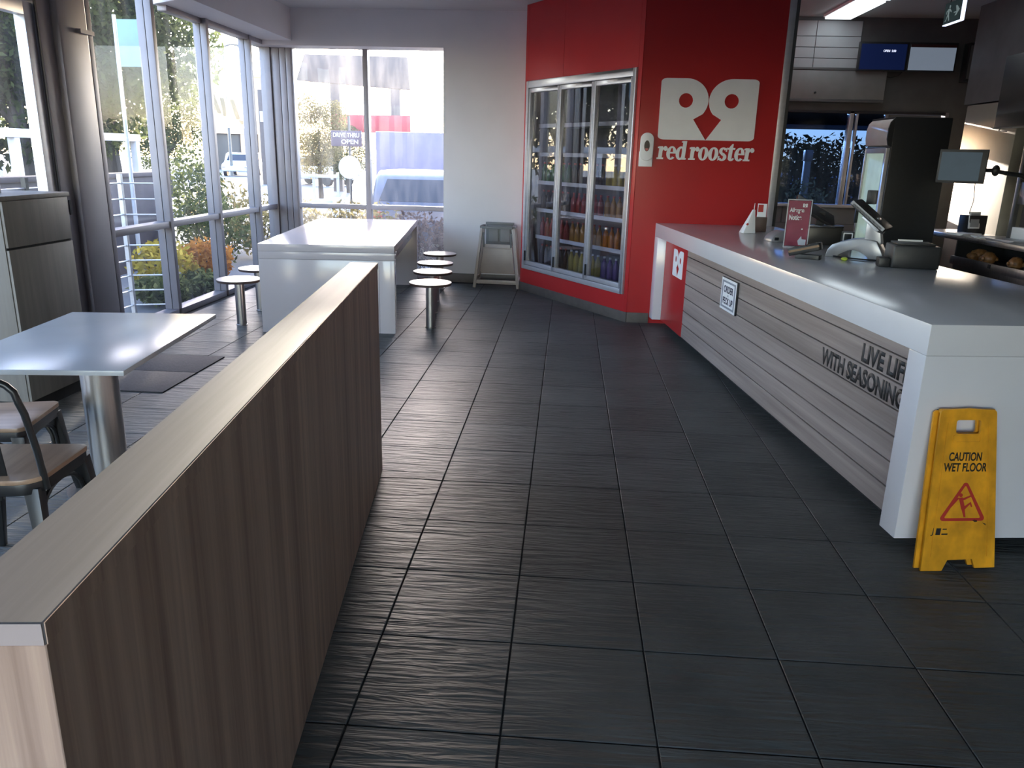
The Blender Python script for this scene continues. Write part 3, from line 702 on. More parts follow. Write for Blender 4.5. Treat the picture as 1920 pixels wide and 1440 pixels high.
b.prism([(0.004, 0.268), (0.034, 0.290), (0.042, 0.270), (0.037, 0.268), (0.031, 0.280), (0.010, 0.258)], 0.017, 0.0178, fm)
b.prism([(-0.004, 0.262), (0.010, 0.262), (0.016, 0.226), (0.008, 0.226)], 0.017, 0.0178, fm)
b.build('slipping_figure', REDPRINT, ws)
text('maker_mark', 'J', O(-0.128, 0.148), (1, 0, 0), VU, 0.016, 0.034, LETTER, ws, 0.0006, shear=0.2)
b = MB(); b.prism([(-0.108, 0.152), (-0.088, 0.152), (-0.084, 0.180), (-0.104, 0.180)], 0.017, 0.0176, fm)
b.prism([(-0.082, 0.152), (-0.056, 0.152), (-0.055, 0.158), (-0.081, 0.158)], 0.017, 0.0176, fm); b.prism([(-0.078, 0.174), (-0.060, 0.174), (-0.059, 0.178), (-0.077, 0.178)], 0.017, 0.0176, fm)
b.build('maker_mark', LETTER, ws)
for q in ([(0.045, 0.212), (0.058, 0.205), (0.068, 0.207), (0.066, 0.213), (0.055, 0.216)], [(0.09, 0.202), (0.106, 0.190), (0.104, 0.198)]): MB().prism(q, 0.017, 0.0178, fm).build('scuff', LETTER, ws)

# ================================================================== RED WALL
em = tag(emblem('wall_emblem', (0.825, YR - 0.001, 1.783), (1, 0, 0), (0, 0, 1), 0.900, 0.548, WHITESIGN, None, 0.010), 'large white twin-ring emblem mounted on the red wall', 'emblem')
# shop name in slab-serif letters, one part each
wn = thing('wall_lettering', 'white slab-serif shop name lettering below the emblem on the red wall', 'lettering', (0.832, YR - 0.001, 1.602))
LM = frame_matrix((0, 0, 0), (1, 0, 0), (0, 0, 1))
def ell(cx_, cy_, rx, ry, a0, a1, n=18): return arc(cx_, cy_, rx, a0, a1, n, ry)
def glyph(chr_, x, s):
    b = MB(); z0 = 0.0; lift = [0.0085]
    def up(): lift[0] += 0.0005; return lift[0]
    Mg = LM @ Matrix.Translation((x, 0, 0)) @ Matrix.Diagonal((s, s, 1, 1)) @ Matrix(((1, 0.08, 0, 0), (0, 1, 0, 0), (0, 0, 1, 0), (0, 0, 0, 1)))
    def P(poly): b.prism(poly, z0, up(), Mg)
    def Rg(o, i, closed=True): b.ring(o, i, z0, up(), Mg, closed)
    if chr_ == 'r':
        P([(0.08, 0), (0.40, 0), (0.40, 1.0), (0.08, 1.0)]); P([(-0.04, 0.84), (0.1, 0.84), (0.1, 1.0), (-0.04, 0.96)]); P([(-0.04, 0), (0.54, 0), (0.54, 0.13), (-0.04, 0.13)])
        P([(0.38, 0.62), (0.40, 0.88), (0.56, 1.03), (0.72, 1.0), (0.66, 0.86), (0.52, 0.82)]); P(arc(0.655, 0.82, 0.165, 0, 340, 16)); wd_ = 0.80
    elif chr_ == 'e':
        Rg(ell(0.42, 0.5, 0.43, 0.53, 2, 318), ell(0.43, 0.5, 0.125, 0.40, 2, 318), False); P([(0.25, 0.46), (0.85, 0.46), (0.85, 0.58), (0.25, 0.58)]); wd_ = 0.86
    elif chr_ == 'd':
        Rg(ell(0.38, 0.5, 0.40, 0.53, 0, 340, 20), ell(0.40, 0.5, 0.125, 0.38, 0, 340, 20)); P([(0.50, 0), (0.82, 0), (0.82, 1.45), (0.50, 1.45)]); P([(0.38, 1.32), (0.52, 1.32), (0.52, 1.45), (0.38, 1.42)]); P([(0.8, 0), (0.93, 0.02), (0.93, 0.13), (0.8, 0.13)]); wd_ = 0.97
    elif chr_ == 'o':
        Rg(ell(0.43, 0.5, 0.44, 0.53, 0, 340, 20), ell(0.43, 0.5, 0.125, 0.40, 0, 340, 20)); wd_ = 0.90
    elif chr_ == 's':
        top = ell(0.38, 0.745, 0.34, 0.285, 20, 250, 16); ti = ell(0.40, 0.745, 0.09, 0.14, 20, 250, 16); Rg(top, ti, False)
        bo_ = ell(0.38, 0.265, 0.36, 0.295, -160, 70, 16); bi = ell(0.36, 0.265, 0.10, 0.15, -160, 70, 16); Rg(bo_, bi, False)
        P([(0.22, 0.47), (0.40, 0.62), (0.56, 0.54), (0.52, 0.36), (0.36, 0.38)]); P([(0.60, 0.70), (0.72, 0.68), (0.72, 1.02), (0.64, 0.98)]); P([(0.0, 0.36), (0.14, 0.34), (0.12, 0.05), (0.0, 0.0)]); wd_ = 0.78
    else:
        P([(0.13, 0.12), (0.44, 0.0), (0.44, 1.30), (0.34, 1.30), (0.13, 1.04)]); P([(0.0, 0.86), (0.64, 0.86), (0.64, 1.0), (0.0, 1.0)]); Rg(ell(0.40, 0.24, 0.27, 0.26, 180, 345, 12), ell(0.48, 0.26, 0.06, 0.12, 180, 345, 12), False); wd_ = 0.68
    b.build('letter', WHITESIGN, wn)
    return wd_
S_ = 0.118; x = 0.0
for c_ in 'red rooster':
    if c_ == ' ': x += 0.028; continue
    x += glyph(c_, x, S_) * S_ * 0.965
k_ = 0.898 / x
for o in wn.children: o.scale = (k_, 1, 1)
# white dispenser on the red wall
dp = thing('wall_dispenser', 'white oval wall-mounted dispenser on the red wall corner left of the lettering', 'dispenser', (0.725, YR, 1.53))
MB().box(-0.065, 0.065, -0.022, -0.0005, 0.0, 0.14).build('base_plate', WHITESIGN, dp, bevel=0.006)
b = MB(); b.prism(rrect(-0.062, 0.062, 0.055, 0.31, 0.06, 8), 0.021, 0.062, LM); b.build('housing', WHITESIGN, dp, bevel=0.010, smooth=True)
b = MB(); b.prism([(x, y) for x, y in arc(0, 0.19, 0.026, 0, 350, 18, 0.050)], 0.0622, 0.065, LM); b.build('viewing_window', mat('dark_lens', (0.03, 0.02, 0.02), 0.15), dp)
b = MB(); b.prism([(x, y) for x, y in arc(0, 0.168, 0.016, 180, 360, 10, 0.024)], 0.0652, 0.067, LM); b.build('level_mark', mat('pink_mark', (0.55, 0.16, 0.15), 0.4), dp)

# ================================================================== DRINKS COOLER
dc = thing('drinks_cooler', 'built-in three-door glass drinks cooler with aluminium frame in the red wall', 'cooler')
CIN = mat('cooler_lining', (0.17, 0.165, 0.18), 0.5)
S0, S1, Z0, Z1 = 0.060, 2.090, 0.277, 2.423
b = MB()
for (a, c, e, f) in [(S0, S0 + 0.05, Z0, Z1), (S1 - 0.045, S1, Z0, Z1), (S0 + 0.05, S1 - 0.045, Z1 - 0.075, Z1), (S0 + 0.05, S1 - 0.045, Z0, Z0 + 0.05)]: dbox(b, a, c, e, f, -0.10, 0.022)
b.build('frame', ALU, dc, bevel=0.004)
dw = (S1 - S0 - 0.095) / 3
for k in range(3):
    a = S0 + 0.05 + k * dw; c = a + dw
    off = 0.0
    d = MB()
    for (p, q, e, f) in [(a + .004, a + .038, Z0 + .055, Z1 - .08), (c - .038, c - .004, Z0 + .055, Z1 - .08), (a + .038, c - .038, Z1 - .125, Z1 - .08), (a + .038, c - .038, Z0 + .055, Z0 + .10)]: dbox(d, p, q, e, f, -0.045 + off, 0.010 + off)
    dr_ = d.build('door', ALU, dc, bevel=0.003)
    dbox(MB(), a + .0385, c - .0385, Z0 + .1005, Z1 - .1255, -0.020, -0.014).build('pane', COOLGLASS, dr_)
    dbox(MB(), a + .008, a + .026, Z0 + .10, Z0 + .22, 0.011, 0.028).build('handle', BLACK, dr_, bevel=0.004)
b = MB()
dbox(b, S0, S1, Z0, Z1, -0.74, -0.72); dbox(b, S0 - .02, S0, Z0, Z1, -0.74, -0.101); dbox(b, S1, S1 + .004, Z0, Z1, -0.06, -0.101); dbox(b, S0, S1, Z1, Z1 + .02, -0.74, -0.3); dbox(b, S0, S1, Z0 - .02, Z0, -0.74, -0.3)
b.build('lining', CIN, dc)
b = MB(); dbox(b, S1 + .006, S1 + .02, Z0, Z1, -0.72, -0.11); b.build('lining', CIN, dc)
SH = [0.34, 0.66, 0.98, 1.30, 1.62, 1.94]
for z in SH[1:]:
    b = MB(); dbox(b, S0 + 0.02, S1 - 0.01, z - 0.014, z, -0.62, -0.16); b.build('shelf', mat('wire_shelf', (0.34, 0.34, 0.35), 0.4, 0.6) if z == SH[1] else bpy.data.materials['wire_shelf'], dc)
    b = MB(); dbox(b, S0 + 0.02, S1 - 0.01, z - 0.02, z + 0.022, -0.16, -0.152); b.build('price_rail', WHITESIGN, dc)
b = MB(); dbox(b, S0 + 0.02, S1 - 0.01, Z0 + 0.005, SH[0], -0.62, -0.16); b.build('floor_rack', CIN, dc)
cols = {'amber': (0.42, 0.20, 0.03), 'red': (0.36, 0.03, 0.025), 'yellow': (0.50, 0.38, 0.04), 'green': (0.08, 0.22, 0.06), 'dark brown': (0.035, 0.018, 0.012), 'violet': (0.16, 0.09, 0.28), 'orange': (0.50, 0.16, 0.02)}
grid = [['dark brown', 'yellow', 'violet'], ['red', 'amber', 'orange'], ['dark brown', 'red', 'amber'], ['green', 'dark brown', 'yellow']]
prof = [(0.0, 0.0), (0.030, 0.0), (0.033, 0.006), (0.033, 0.135), (0.028, 0.165), (0.014, 0.195), (0.012, 0.215)]
protos = {}
ordn = ['bottom rack', 'second shelf up', 'third shelf up', 'fourth shelf up']; drn = ['left', 'middle', 'right']
for si, row in enumerate(grid):
    for di, cn in enumerate(row):
        for j in range(6):
            s = S0 + 0.11 + di * dw + j * (dw - 0.12) / 5
            pos = DM @ Vector((s, SH[si], flip * -0.20))
            lab = '%s drink bottle, %s from left on the %s, %s cooler door' % (cn, ['first', 'second', 'third', 'fourth', 'fifth', 'sixth'][j], ordn[si], drn[di])
            grp = '%s bottles, %s, %s door' % (cn, ordn[si], drn[di])
            if cn not in protos:
                bt = thing('drink_bottle', lab, 'bottle', pos, 0, grp)
                MB().lathe(prof, 14).build('body', mat('drink_' + cn.replace(' ', '_'), cols[cn], 0.15, vary=0.05), bt, smooth=True)
                MB().lathe([(0.0145, 0.2155), (0.0145, 0.235), (0.0, 0.236)], 12).build('cap', WHITESIGN if cn in ('violet', 'yellow') else REDPRINT, bt)
                protos[cn] = bt
            else:
                bt = copy_tree(protos[cn]); bt.location = pos; bt['label'] = lab; bt['group'] = grp

# ================================================================== THINGS ON THE COUNTER
ZT_ = 1.0
def paper_material(): return mat('poster_maroon', (0.30, 0.045, 0.085), 0.35, vary=0.12, scale=(14, 14, 14))
al = thing('allergen_stand', 'clear acrylic stand with a maroon allergen notice upright on the counter', 'sign', (1.686, 5.977, ZT_), math.radians(-6))
MB().box(-0.084, 0.084, -0.004, 0.0, 0.0, 0.345).build('acrylic_sheet', ACRYLIC, al)
MB().box(-0.077, 0.077, -0.0005, 0.002, 0.012, 0.337).build('poster', paper_material(), al)
MB().box(-0.084, 0.084, -0.004, 0.075, 0.0, 0.004).build('foot', ACRYLIC, al)
b = MB(); b.ring([(-0.086, 0), (0.086, 0), (0.086, 0.347), (-0.086, 0.347)], [(-0.080, 0.006), (0.080, 0.006), (0.080, 0.341), (-0.080, 0.341)], 0.0041, 0.006, frame_matrix((0, 0, 0), (1, 0, 0), (0, 0, 1))); b.build('edge', mat('acrylic_edge', (0.55, 0.57, 0.60), 0.3), al)
AU, AV = (1, 0, 0), (0, 0, 1)
text('lettering', 'Allergen', (-0.066, -0.0042, 0.245), AU, AV, 0.100, 0.042, WHITESIGN, al, 0.0006, bold=0.035)
text('lettering', 'Notice', (-0.066, -0.0042, 0.198), AU, AV, 0.088, 0.040, WHITESIGN, al, 0.0006, bold=0.035)
emblem('emblem', (0.022, -0.0042, 0.292), AU, AV, 0.032, 0.026, WHITESIGN, al, 0.0008)
fmA = frame_matrix((0, -0.0042, 0), AU, AV)
b = MB(); b.prism([(0.012, 0.05), (0.035, 0.085), (0.04, 0.062), (0.07, 0.06), (0.07, 0.02), (0.02, 0.02)], 0, 0.0006, fmA); b.build('picture', mat('picture_pale', (0.55, 0.60, 0.68), 0.4), al)
b = MB(); b.prism(arc(0.034, 0.135, 0.006, 0, 340, 10), 0, 0.0006, fmA); b.build('picture_dot', WHITESIGN, al)
# white wedge card holder + small brown block with red and white card
wh = thing('card_wedge', 'white upright wedge card holder at the far end of the counter', 'stand', (1.578, 7.10, ZT_), math.radians(10))
b = MB(); b.add([(-0.055, -0.05, 0), (0.055, -0.05, 0), (0.055, 0.05, 0), (-0.055, 0.05, 0), (0.032, -0.012, 0.20), (0.050, -0.012, 0.20), (0.050, 0.012, 0.20), (0.032, 0.012, 0.20)], [(0, 3, 2, 1), (4, 5, 6, 7), (0, 1, 5, 4), (1, 2, 6, 5), (2, 3, 7, 6), (3, 0, 4, 7)]); b.build('body', WHITESIGN, wh, bevel=0.004)
MB().cyl((0.042, 0, 0.19), (0.045, 0, 0.255), 0.004, 0.002, 8).build('tip', WHITESIGN, wh)
MB().lathe([(0.009, 0), (0.009, 0.012)], 12, (0, 0, 0), Matrix.Translation((-0.02, -0.034, 0.075)) @ Matrix.Rotation(math.radians(70), 4, 'X')).build('dot', REDPRINT, wh)
bk = thing('menu_block', 'small brown timber block holding a red and white card near the red wall', 'stand', (1.735, 7.30, ZT_), math.radians(-12))
MB().box(-0.05, 0.05, -0.035, 0.035, 0, 0.125).build('block', mat('dark_timber', (0.07, 0.035, 0.025), 0.5), bk, bevel=0.004)
MB().box(-0.040, 0.038, -0.004, 0.0, 0.120, 0.245, Matrix.Rotation(math.radians(-12), 4, 'X')).build('card', WHITESIGN, bk)
MB().box(-0.034, 0.010, -0.006, -0.0041, 0.17, 0.235, Matrix.Rotation(math.radians(-12), 4, 'X')).build('print', REDPRINT, bk)
# card terminal
ce = thing('card_terminal', 'black handheld card terminal lying tilted in front of the register', 'terminal', (1.565, 5.29, ZT_), math.radians(-28))
tl = Matrix.Translation((0, 0, 0.050)) @ Matrix.Rotation(math.radians(-16), 4, 'Y')
MB().prism(rrect(-0.105, 0.105, -0.044, 0.044, 0.024, 5), -0.012, 0.036, tl).build('body', BLACK, ce, bevel=0.008, smooth=True)
MB().prism(rrect(-0.098, 0.098, -0.047, -0.030, 0.006, 3), 0.010, 0.024, tl).build('trim_band', mat('bronze_band', (0.20, 0.13, 0.08), 0.35, 0.4), ce)
MB().prism(rrect(0.005, 0.085, -0.030, 0.030, 0.006, 3), 0.0362, 0.038, tl).build('screen', mat('terminal_screen', (0.03, 0.032, 0.035), 0.12), ce)
for a in range(3):
    for c in range(3): MB().box(-0.085 + a * 0.027, -0.068 + a * 0.027, -0.028 + c * 0.021, -0.014 + c * 0.021, 0.0362, 0.039, tl).build('key', KDARK, ce)
MB().prism(rrect(-0.06, 0.10, -0.036, 0.036, 0.012, 3), 0.0, 0.03).build('cradle', BLACK, ce, bevel=0.005)
# point of sale : curved silver base, neck, tilted monitor seen from behind
ps = thing('register_terminal', 'silver point-of-sale terminal with curved base and black tilted screen', 'terminal', (1.93, 5.45, ZT_), math.radians(-30))
pr = [(-0.165, 0.0), (-0.155, 0.045)] + [(-0.155 + 0.30 * i / 12, 0.045 + 0.085 * math.sin(math.pi * (0.10 + 0.55 * i / 12))) for i in range(1, 13)] + [(0.19, 0.04), (0.19, 0.0), (0.12, 0.0)] + [(0.12 - 0.22 * i / 10, 0.055 * math.sin(math.pi * i / 10)) for i in range(1, 10)] + [(-0.10, 0.0)]
b = MB(); b.prism(pr, -0.085, 0.085, frame_matrix((0, 0, 0), (1, 0, 0), (0, 0, 1))); b.build('base', SILVERP, ps, bevel=0.006)
b = MB(); b.prism([(0.06, 0.10), (0.17, 0.10), (0.13, 0.27), (0.06, 0.26)], -0.045, 0.045, frame_matrix((0, 0, 0), (1, 0, 0), (0, 0, 1))); b.build('neck', SILVERP, ps, bevel=0.01)
mt = Matrix.Translation((0.07, 0.0, 0.29)) @ Matrix.Rotation(math.radians(38), 4, 'Y')
MB().prism(rrect(-0.13, 0.15, -0.15, 0.15, 0.02, 4), -0.018, 0.012, mt).build('monitor', BLACK, ps, bevel=0.008)
MB().box(-0.125, 0.145, -0.150, -0.145, -0.010, 0.013, mt).build('monitor_edge', SILVERP, ps)
MB().prism([(-0.02, -0.07), (0.12, -0.09), (0.15, 0.0), (0.12, 0.09), (-0.02, 0.07)], -0.045, -0.018, mt).build('monitor_back', SILVERP, ps, bevel=0.008)
MB().box(-0.03, 0.03, -0.03, 0.02, 0.05, 0.14, Matrix.Translation((0.05, 0.08, 0.30))).build('customer_display', BLACK, ps, bevel=0.006)
MB().tube([(-0.16, -0.05, 0.008), (-0.05, -0.12, 0.006), (0.10, -0.14, 0.006), (0.22, -0.10, 0.006), (0.26, -0.02, 0.006)], 0.005, 8).build('cable', BLACK, ps, smooth=True)
lt_ = MB().blob((0, 0, 0.012), (0.022, 0.018, 0.012), 14, 8).build('key_tag', mat('lime_plastic', (0.50, 0.62, 0.06), 0.3), None, smooth=True); lt_.location = (1.80, 5.235, ZT_)
tag(lt_, 'small lime green tag lying beside the silver terminal base', 'tag')
# receipt printer
rp = thing('receipt_printer', 'black receipt printer block at the right of the counter equipment', 'printer', (2.13, 5.02, ZT_), math.radians(-8))
MB().prism(rrect(-0.135, 0.135, -0.10, 0.12, 0.014, 4), 0.0, 0.135).build('body', BLACK, rp, bevel=0.01)
MB().box(-0.11, 0.11, -0.06, 0.11, 0.1352, 0.148).build('lid', BLACK, rp, bevel=0.004)
MB().box(-0.07, 0.07, 0.085, 0.10, 0.1482, 0.158).build('paper', WHITESIGN, rp)
MB().box(-0.20, -0.137, -0.07, 0.02, 0.0, 0.055).build('side_tray', BLACK, rp, bevel=0.006)
# second terminal behind the notice
s2 = thing('order_terminal', 'bronze-grey boxy order terminal with tilted black screen behind the allergen notice', 'terminal', (1.95, 6.30, ZT_), math.radians(-4))
MB().box(-0.15, 0.15, -0.10, 0.12, 0.0, 0.135).build('body', mat('bronze_grey', (0.085, 0.078, 0.070), 0.3, 0.5), s2, bevel=0.008)
MB().box(-0.15, 0.15, -0.105, -0.06, 0.136, 0.15).build('chrome_edge', CHROME, s2, bevel=0.004)
mt = Matrix.Translation((-0.03, 0.03, 0.235)) @ Matrix.Rotation(math.radians(28), 4, 'Y') @ Matrix.Rotation(math.radians(20), 4, 'X')
MB().box(-0.18, 0.15, -0.11, 0.12, -0.012, 0.012, mt).build('screen', BLACK, s2, bevel=0.005)
MB().box(-0.03, 0.03, 0.02, 0.06, 0.13, 0.24).build('neck', BLACK, s2)
sp_ = thing('pin_pad', 'small white-framed pin pad standing to the right of the allergen notice', 'terminal', (2.10, 6.10, ZT_), math.radians(-8))
MB().box(-0.045, 0.045, 0.0, 0.03, 0.0, 0.115).build('body', BLACK, sp_, bevel=0.005)
b = MB(); b.ring(rrect(-0.034, 0.034, 0.012, 0.108, 0.006, 2), rrect(-0.026, 0.026, 0.020, 0.100, 0.004, 2), 0.0002, 0.003, frame_matrix((0, 0, 0), (1, 0, 0), (0, 0, 1))); b.build('screen_border', WHITESIGN, sp_)
dm_ = thing('grey_scale', 'rounded silver-grey device half hidden behind the allergen notice', 'device', (1.72, 6.45, ZT_), 0.2)
b = MB(); b.prism(arc(0, 0.0, 0.13, 0, 180, 14, 0.085), -0.07, 0.07, frame_matrix((0, 0, 0), (1, 0, 0), (0, 0, 1))); b.build('body', SILVERP, dm_, bevel=0.006)
MB().box(-0.105, -0.075, -0.082, -0.0705, 0.012, 0.034).build('socket', BLACK, dm_)

# ================================================================== KITCHEN THINGS
fr = thing('display_fridge', 'tall black display fridge with white curved header and glass door behind the counter', 'fridge', (3.113, 8.20, 0))
MB().box(0.0, 0.54, 0.0, 0.62, 0.0, 2.05).build('body', BLACK, fr, bevel=0.012)
LITE = mat('fridge_header', (0.62, 0.63, 0.62), 0.35)
pr = [(0.0, 1.775), (-0.03, 1.785), (-0.045, 1.84), (-0.045, 1.94), (-0.03, 2.00), (0.0, 2.03)]
b = MB(); b.prism(pr, -0.60, -0.02, frame_matrix((0, 0, 0), (1, 0, 0), (0, 0, 1))); b.build('header', LITE, fr, smooth=True)
b = MB(); b.prism([(x - 0.004, z) for x, z in pr[1:-1]] + [(0.0, 2.04), (0.0, 1.77)], -0.0199, -0.0, frame_matrix((0, 0, 0), (1, 0, 0), (0, 0, 1))); b.build('header_cheek', BLACK, fr)
dfd = MB(); 
for (y0, y1, z0, z1) in [(0.02, 0.06, 0.25, 1.76), (0.56, 0.60, 0.25, 1.76), (0.06, 0.56, 1.71, 1.76), (0.06, 0.56, 0.25, 0.31)]: dfd.box(-0.035, -0.001, y0, y1, z0, z1)
dd = dfd.build('door', ALU, fr, bevel=0.004)
MB().box(-0.028, -0.022, 0.0602, 0.5598, 0.3102, 1.7098).build('pane', GLASS, dd)
MB().box(-0.020, -0.002, 0.0602, 0.5598, 0.3102, 1.7098).build('glowing_interior', mat('glowing_interior', (0.40, 0.47, 0.42), 0.5, vary=0.22, scale=(5, 5, 5), emit=(0.70, 0.92, 0.80), estr=0.16), dd)  # flat panel glows in place of the fridge's lit interior
MB().box(-0.065, -0.036, 0.52, 0.55, 1.0, 1.22).build('handle', BLACK, dd, bevel=0.006)
# wall screens
def screen(name, label, x0, x1, col_, st_):
    s = thing(name, label, 'screen', (x0, YK - 0.16, 2.645))
    MB().box(0, x1 - x0, 0.0, 0.05, 0, 0.315).build('casing', BLACK, s, bevel=0.004)
    MB().box(0.018, x1 - x0 - 0.018, -0.002, -0.0001, 0.016, 0.292).build('display', mat('display_' + name, tuple(c * 0.5 for c in col_), 0.5, spec=0.15, vary=0.03, emit=col_, estr=st_), s)
    MB().box(0.2, 0.34, 0.0501, 0.159, 0.12, 0.22).build('bracket', BLACK, s)
    return s
sa = screen('order_screen', 'wall screen showing dark blue with a small line of text, left of the pair', 3.290, 3.838, (0.008, 0.018, 0.085), 0.16)
text('lettering', 'OPEN  5:00', (0.27, -0.0022, 0.205), AU, AV, 0.14, 0.026, mat('screen_white', (0.5, 0.5, 0.55), 0.5, emit=(0.6, 0.65, 0.85), estr=0.8), sa, 0.0005)
sb = screen('order_screen', 'wall screen showing plain pale grey-blue, right of the pair', 3.842, 4.39, (0.18, 0.22, 0.28), 0.32)
MB().box(0.018, 0.53, -0.004, -0.0021, 0.262, 0.292).build('title_bar', mat('title_bar', (0.04, 0.01, 0.01), 0.4), sb)
tag(MB().tube([(3.62, YK - 0.10, 2.65), (3.64, YK - 0.06, 2.60), (3.72, YK - 0.05, 2.585), (3.80, YK - 0.07, 2.605), (3.83, YK - 0.10, 2.65)], 0.006, 8).build('cable', BLACK, None, smooth=True), 'black cable drooping below the two wall screens', 'cable')
sbx = thing('shutter_box', 'grey roller shutter box above the kitchen window', 'shutter', (2.24, YK - 0.10, 2.30))
MB().box(0, 1.42, 0.0, 0.085, 0.03, 0.35).build('casing', mat('shutter_grey', (0.22, 0.22, 0.215), 0.45, 0.2), sbx, bevel=0.004)
for z in (0.0, 0.352): MB().box(0, 1.42, -0.008, 0.085, z, z + 0.028).build('rib', KDARK, sbx, bevel=0.003)
MB().cyl((0.62, 0.0, 0.10), (0.62, -0.02, 0.10), 0.012, None, 10).build('lock', BLACK, sbx)
# ceiling light
LIGHT = mat('lamp_diffuser', (0.8, 0.85, 0.9), 0.5, emit=(0.82, 0.93, 1.0), estr=1.9)
for k, (y0, y1, lb) in enumerate([(8.98, 10.04, 'long fluorescent ceiling light in the kitchen near the back wall'), (7.70, 8.90, 'second fluorescent ceiling light, nearer than the one by the kitchen wall')]):
    cl = thing('ceiling_light', lb, 'light', (2.85, y0, ZC - 0.052), 0, 'kitchen ceiling lights')
    MB().box(-0.015, 0.305, 0.0, y1 - y0, 0.02, 0.0515).build('housing', WHITESIGN, cl, bevel=0.004)
    MB().box(0.0, 0.29, 0.012, y1 - y0 - 0.012, 0.0, 0.0199).build('diffuser', LIGHT, cl, bevel=0.004)
# exit sign
ex = thing('exit_sign', 'hanging green exit sign with running figure and arrow, white lit edges', 'sign', (3.50, 8.07, 2.885))
MB().box(0.0, 0.03, 0.0, 0.35, 0.008, 0.195).build('body', mat('exit_green', (0.006, 0.022, 0.022), 0.6, spec=0.1), ex)
EDGE = mat('lit_edge', (0.6, 0.65, 0.75), 0.3, emit=(0.70, 0.78, 1.0), estr=0.7)
MB().box(-0.002, 0.032, 0.0, 0.352, 0.0, 0.008).build('edge', EDGE, ex); MB().box(-0.002, 0.032, -0.008, -0.0001, 0.0, 0.197).build('edge', EDGE, ex)
for y in (0.06, 0.29): MB().cyl((0.015, y, 0.195), (0.015, y, ZC - 2.885), 0.006, None, 8).build('hanger', BLACK, ex)
EM = frame_matrix((-0.001, 0.35, 0), (0, -1, 0), (0, 0, 1)); PIC = mat('exit_pictogram', (0.16, 0.22, 0.21), 0.6, emit=(0.4, 0.52, 0.48), estr=0.05)
b = MB(); b.prism([(0.20, 0.095), (0.25, 0.095), (0.225, 0.145), (0.255, 0.145), (0.31, 0.103), (0.255, 0.06), (0.225, 0.06), (0.25, 0.085), (0.20, 0.085)], 0, 0.001, EM); b.build('arrow', PIC, ex)
b = MB(); b.prism(arc(0.105, 0.155, 0.014, 0, 330, 10), 0, 0.001, EM)
b.prism([(0.075, 0.138), (0.112, 0.138), (0.104, 0.085), (0.125, 0.035), (0.108, 0.03), (0.082, 0.08), (0.055, 0.035), (0.03, 0.035), (0.05, 0.048), (0.078, 0.1)], 0, 0.001, EM); b.prism([(0.112, 0.138), (0.15, 0.11), (0.144, 0.10), (0.10, 0.125)], 0, 0.001, EM); b.prism([(0.08, 0.138), (0.045, 0.12), (0.045, 0.095), (0.055, 0.095), (0.058, 0.113), (0.09, 0.128)], 0, 0.001, EM); b.build('running_figure', PIC, ex)
# menu board
mb = thing('menu_board', 'dark menu board hanging over the right kitchen bench', 'board', (3.80, 7.72, 1.945))
MB().box(0.0, 0.05, -2.6, 0.0, 0.0, 0.60).build('panel', mat('board_dark', (0.020, 0.020, 0.021), 0.25, vary=0.3, scale=(3, 3, 3)), mb, bevel=0.004)
MB().box(-0.004, 0.054, -2.6, 0.004, -0.012, 0.0).build('lower_trim', KDARK, mb, bevel=0.002)
for y in (-0.3, -2.2): MB().box(0.02, 0.03, y - 0.01, y + 0.01, 0.60, ZC - 1.945).build('hanger', BLACK, mb)
MB().tube([(0.0, -0.12, -0.012), (-0.01, -0.12, -0.03), (0.03, -0.18, -0.035)], 0.005, 6).build('hook', BLACK, mb)
# stainless bench
be = thing('kitchen_bench', 'stainless steel kitchen pass bench with an open warming shelf below', 'bench', (3.886, 8.212, 0), math.radians(6.25))
MB().box(0.0, 0.60, -2.4, 0.75, 0.898, 0.945).build('worktop', STEEL, be, bevel=0.004)
MB().box(0.02, 0.60, -2.4, 0.02, 0.605, 0.70).build('shelf', STEEL, be, bevel=0.003)
MB().box(-0.02, 0.0, -2.4, 0.02, 0.665, 0.745).build('shelf_lip', STEEL, be, bevel=0.003)
MB().box(0.03, 0.60, -2.4, 0.0, 0.0, 0.66).build('base_cabinet', STEEL, be, bevel=0.003)
MB().box(0.52, 0.60, -2.4, 0.02, 0.70, 0.8979).build('back_panel', DARK, be)
MB().box(0.02, 0.52, 0.0, 0.02, 0.70, 0.8979).build('side_panel', DARK, be)
for y in (-0.62, -1.25): MB().box(-0.032, -0.02, y - 0.014, y + 0.014, 0.70, 0.735).build('clip', BLACK, be)
for y in (0.70,): MB().box(0.03, 0.08, y - 0.05, y, 0.0, 0.897).build('leg', STEEL, be)
RB = be.rotation_euler.z
def onb(x, y, z): c, s = math.cos(RB), math.sin(RB); return (3.886 + x * c - y * s, 8.212 + x * s + y * c, z)
ROAST = mat('roast_skin', (0.30, 0.135, 0.045), 0.35, vary=0.55, scale=(30, 30, 30), bump=0.6)
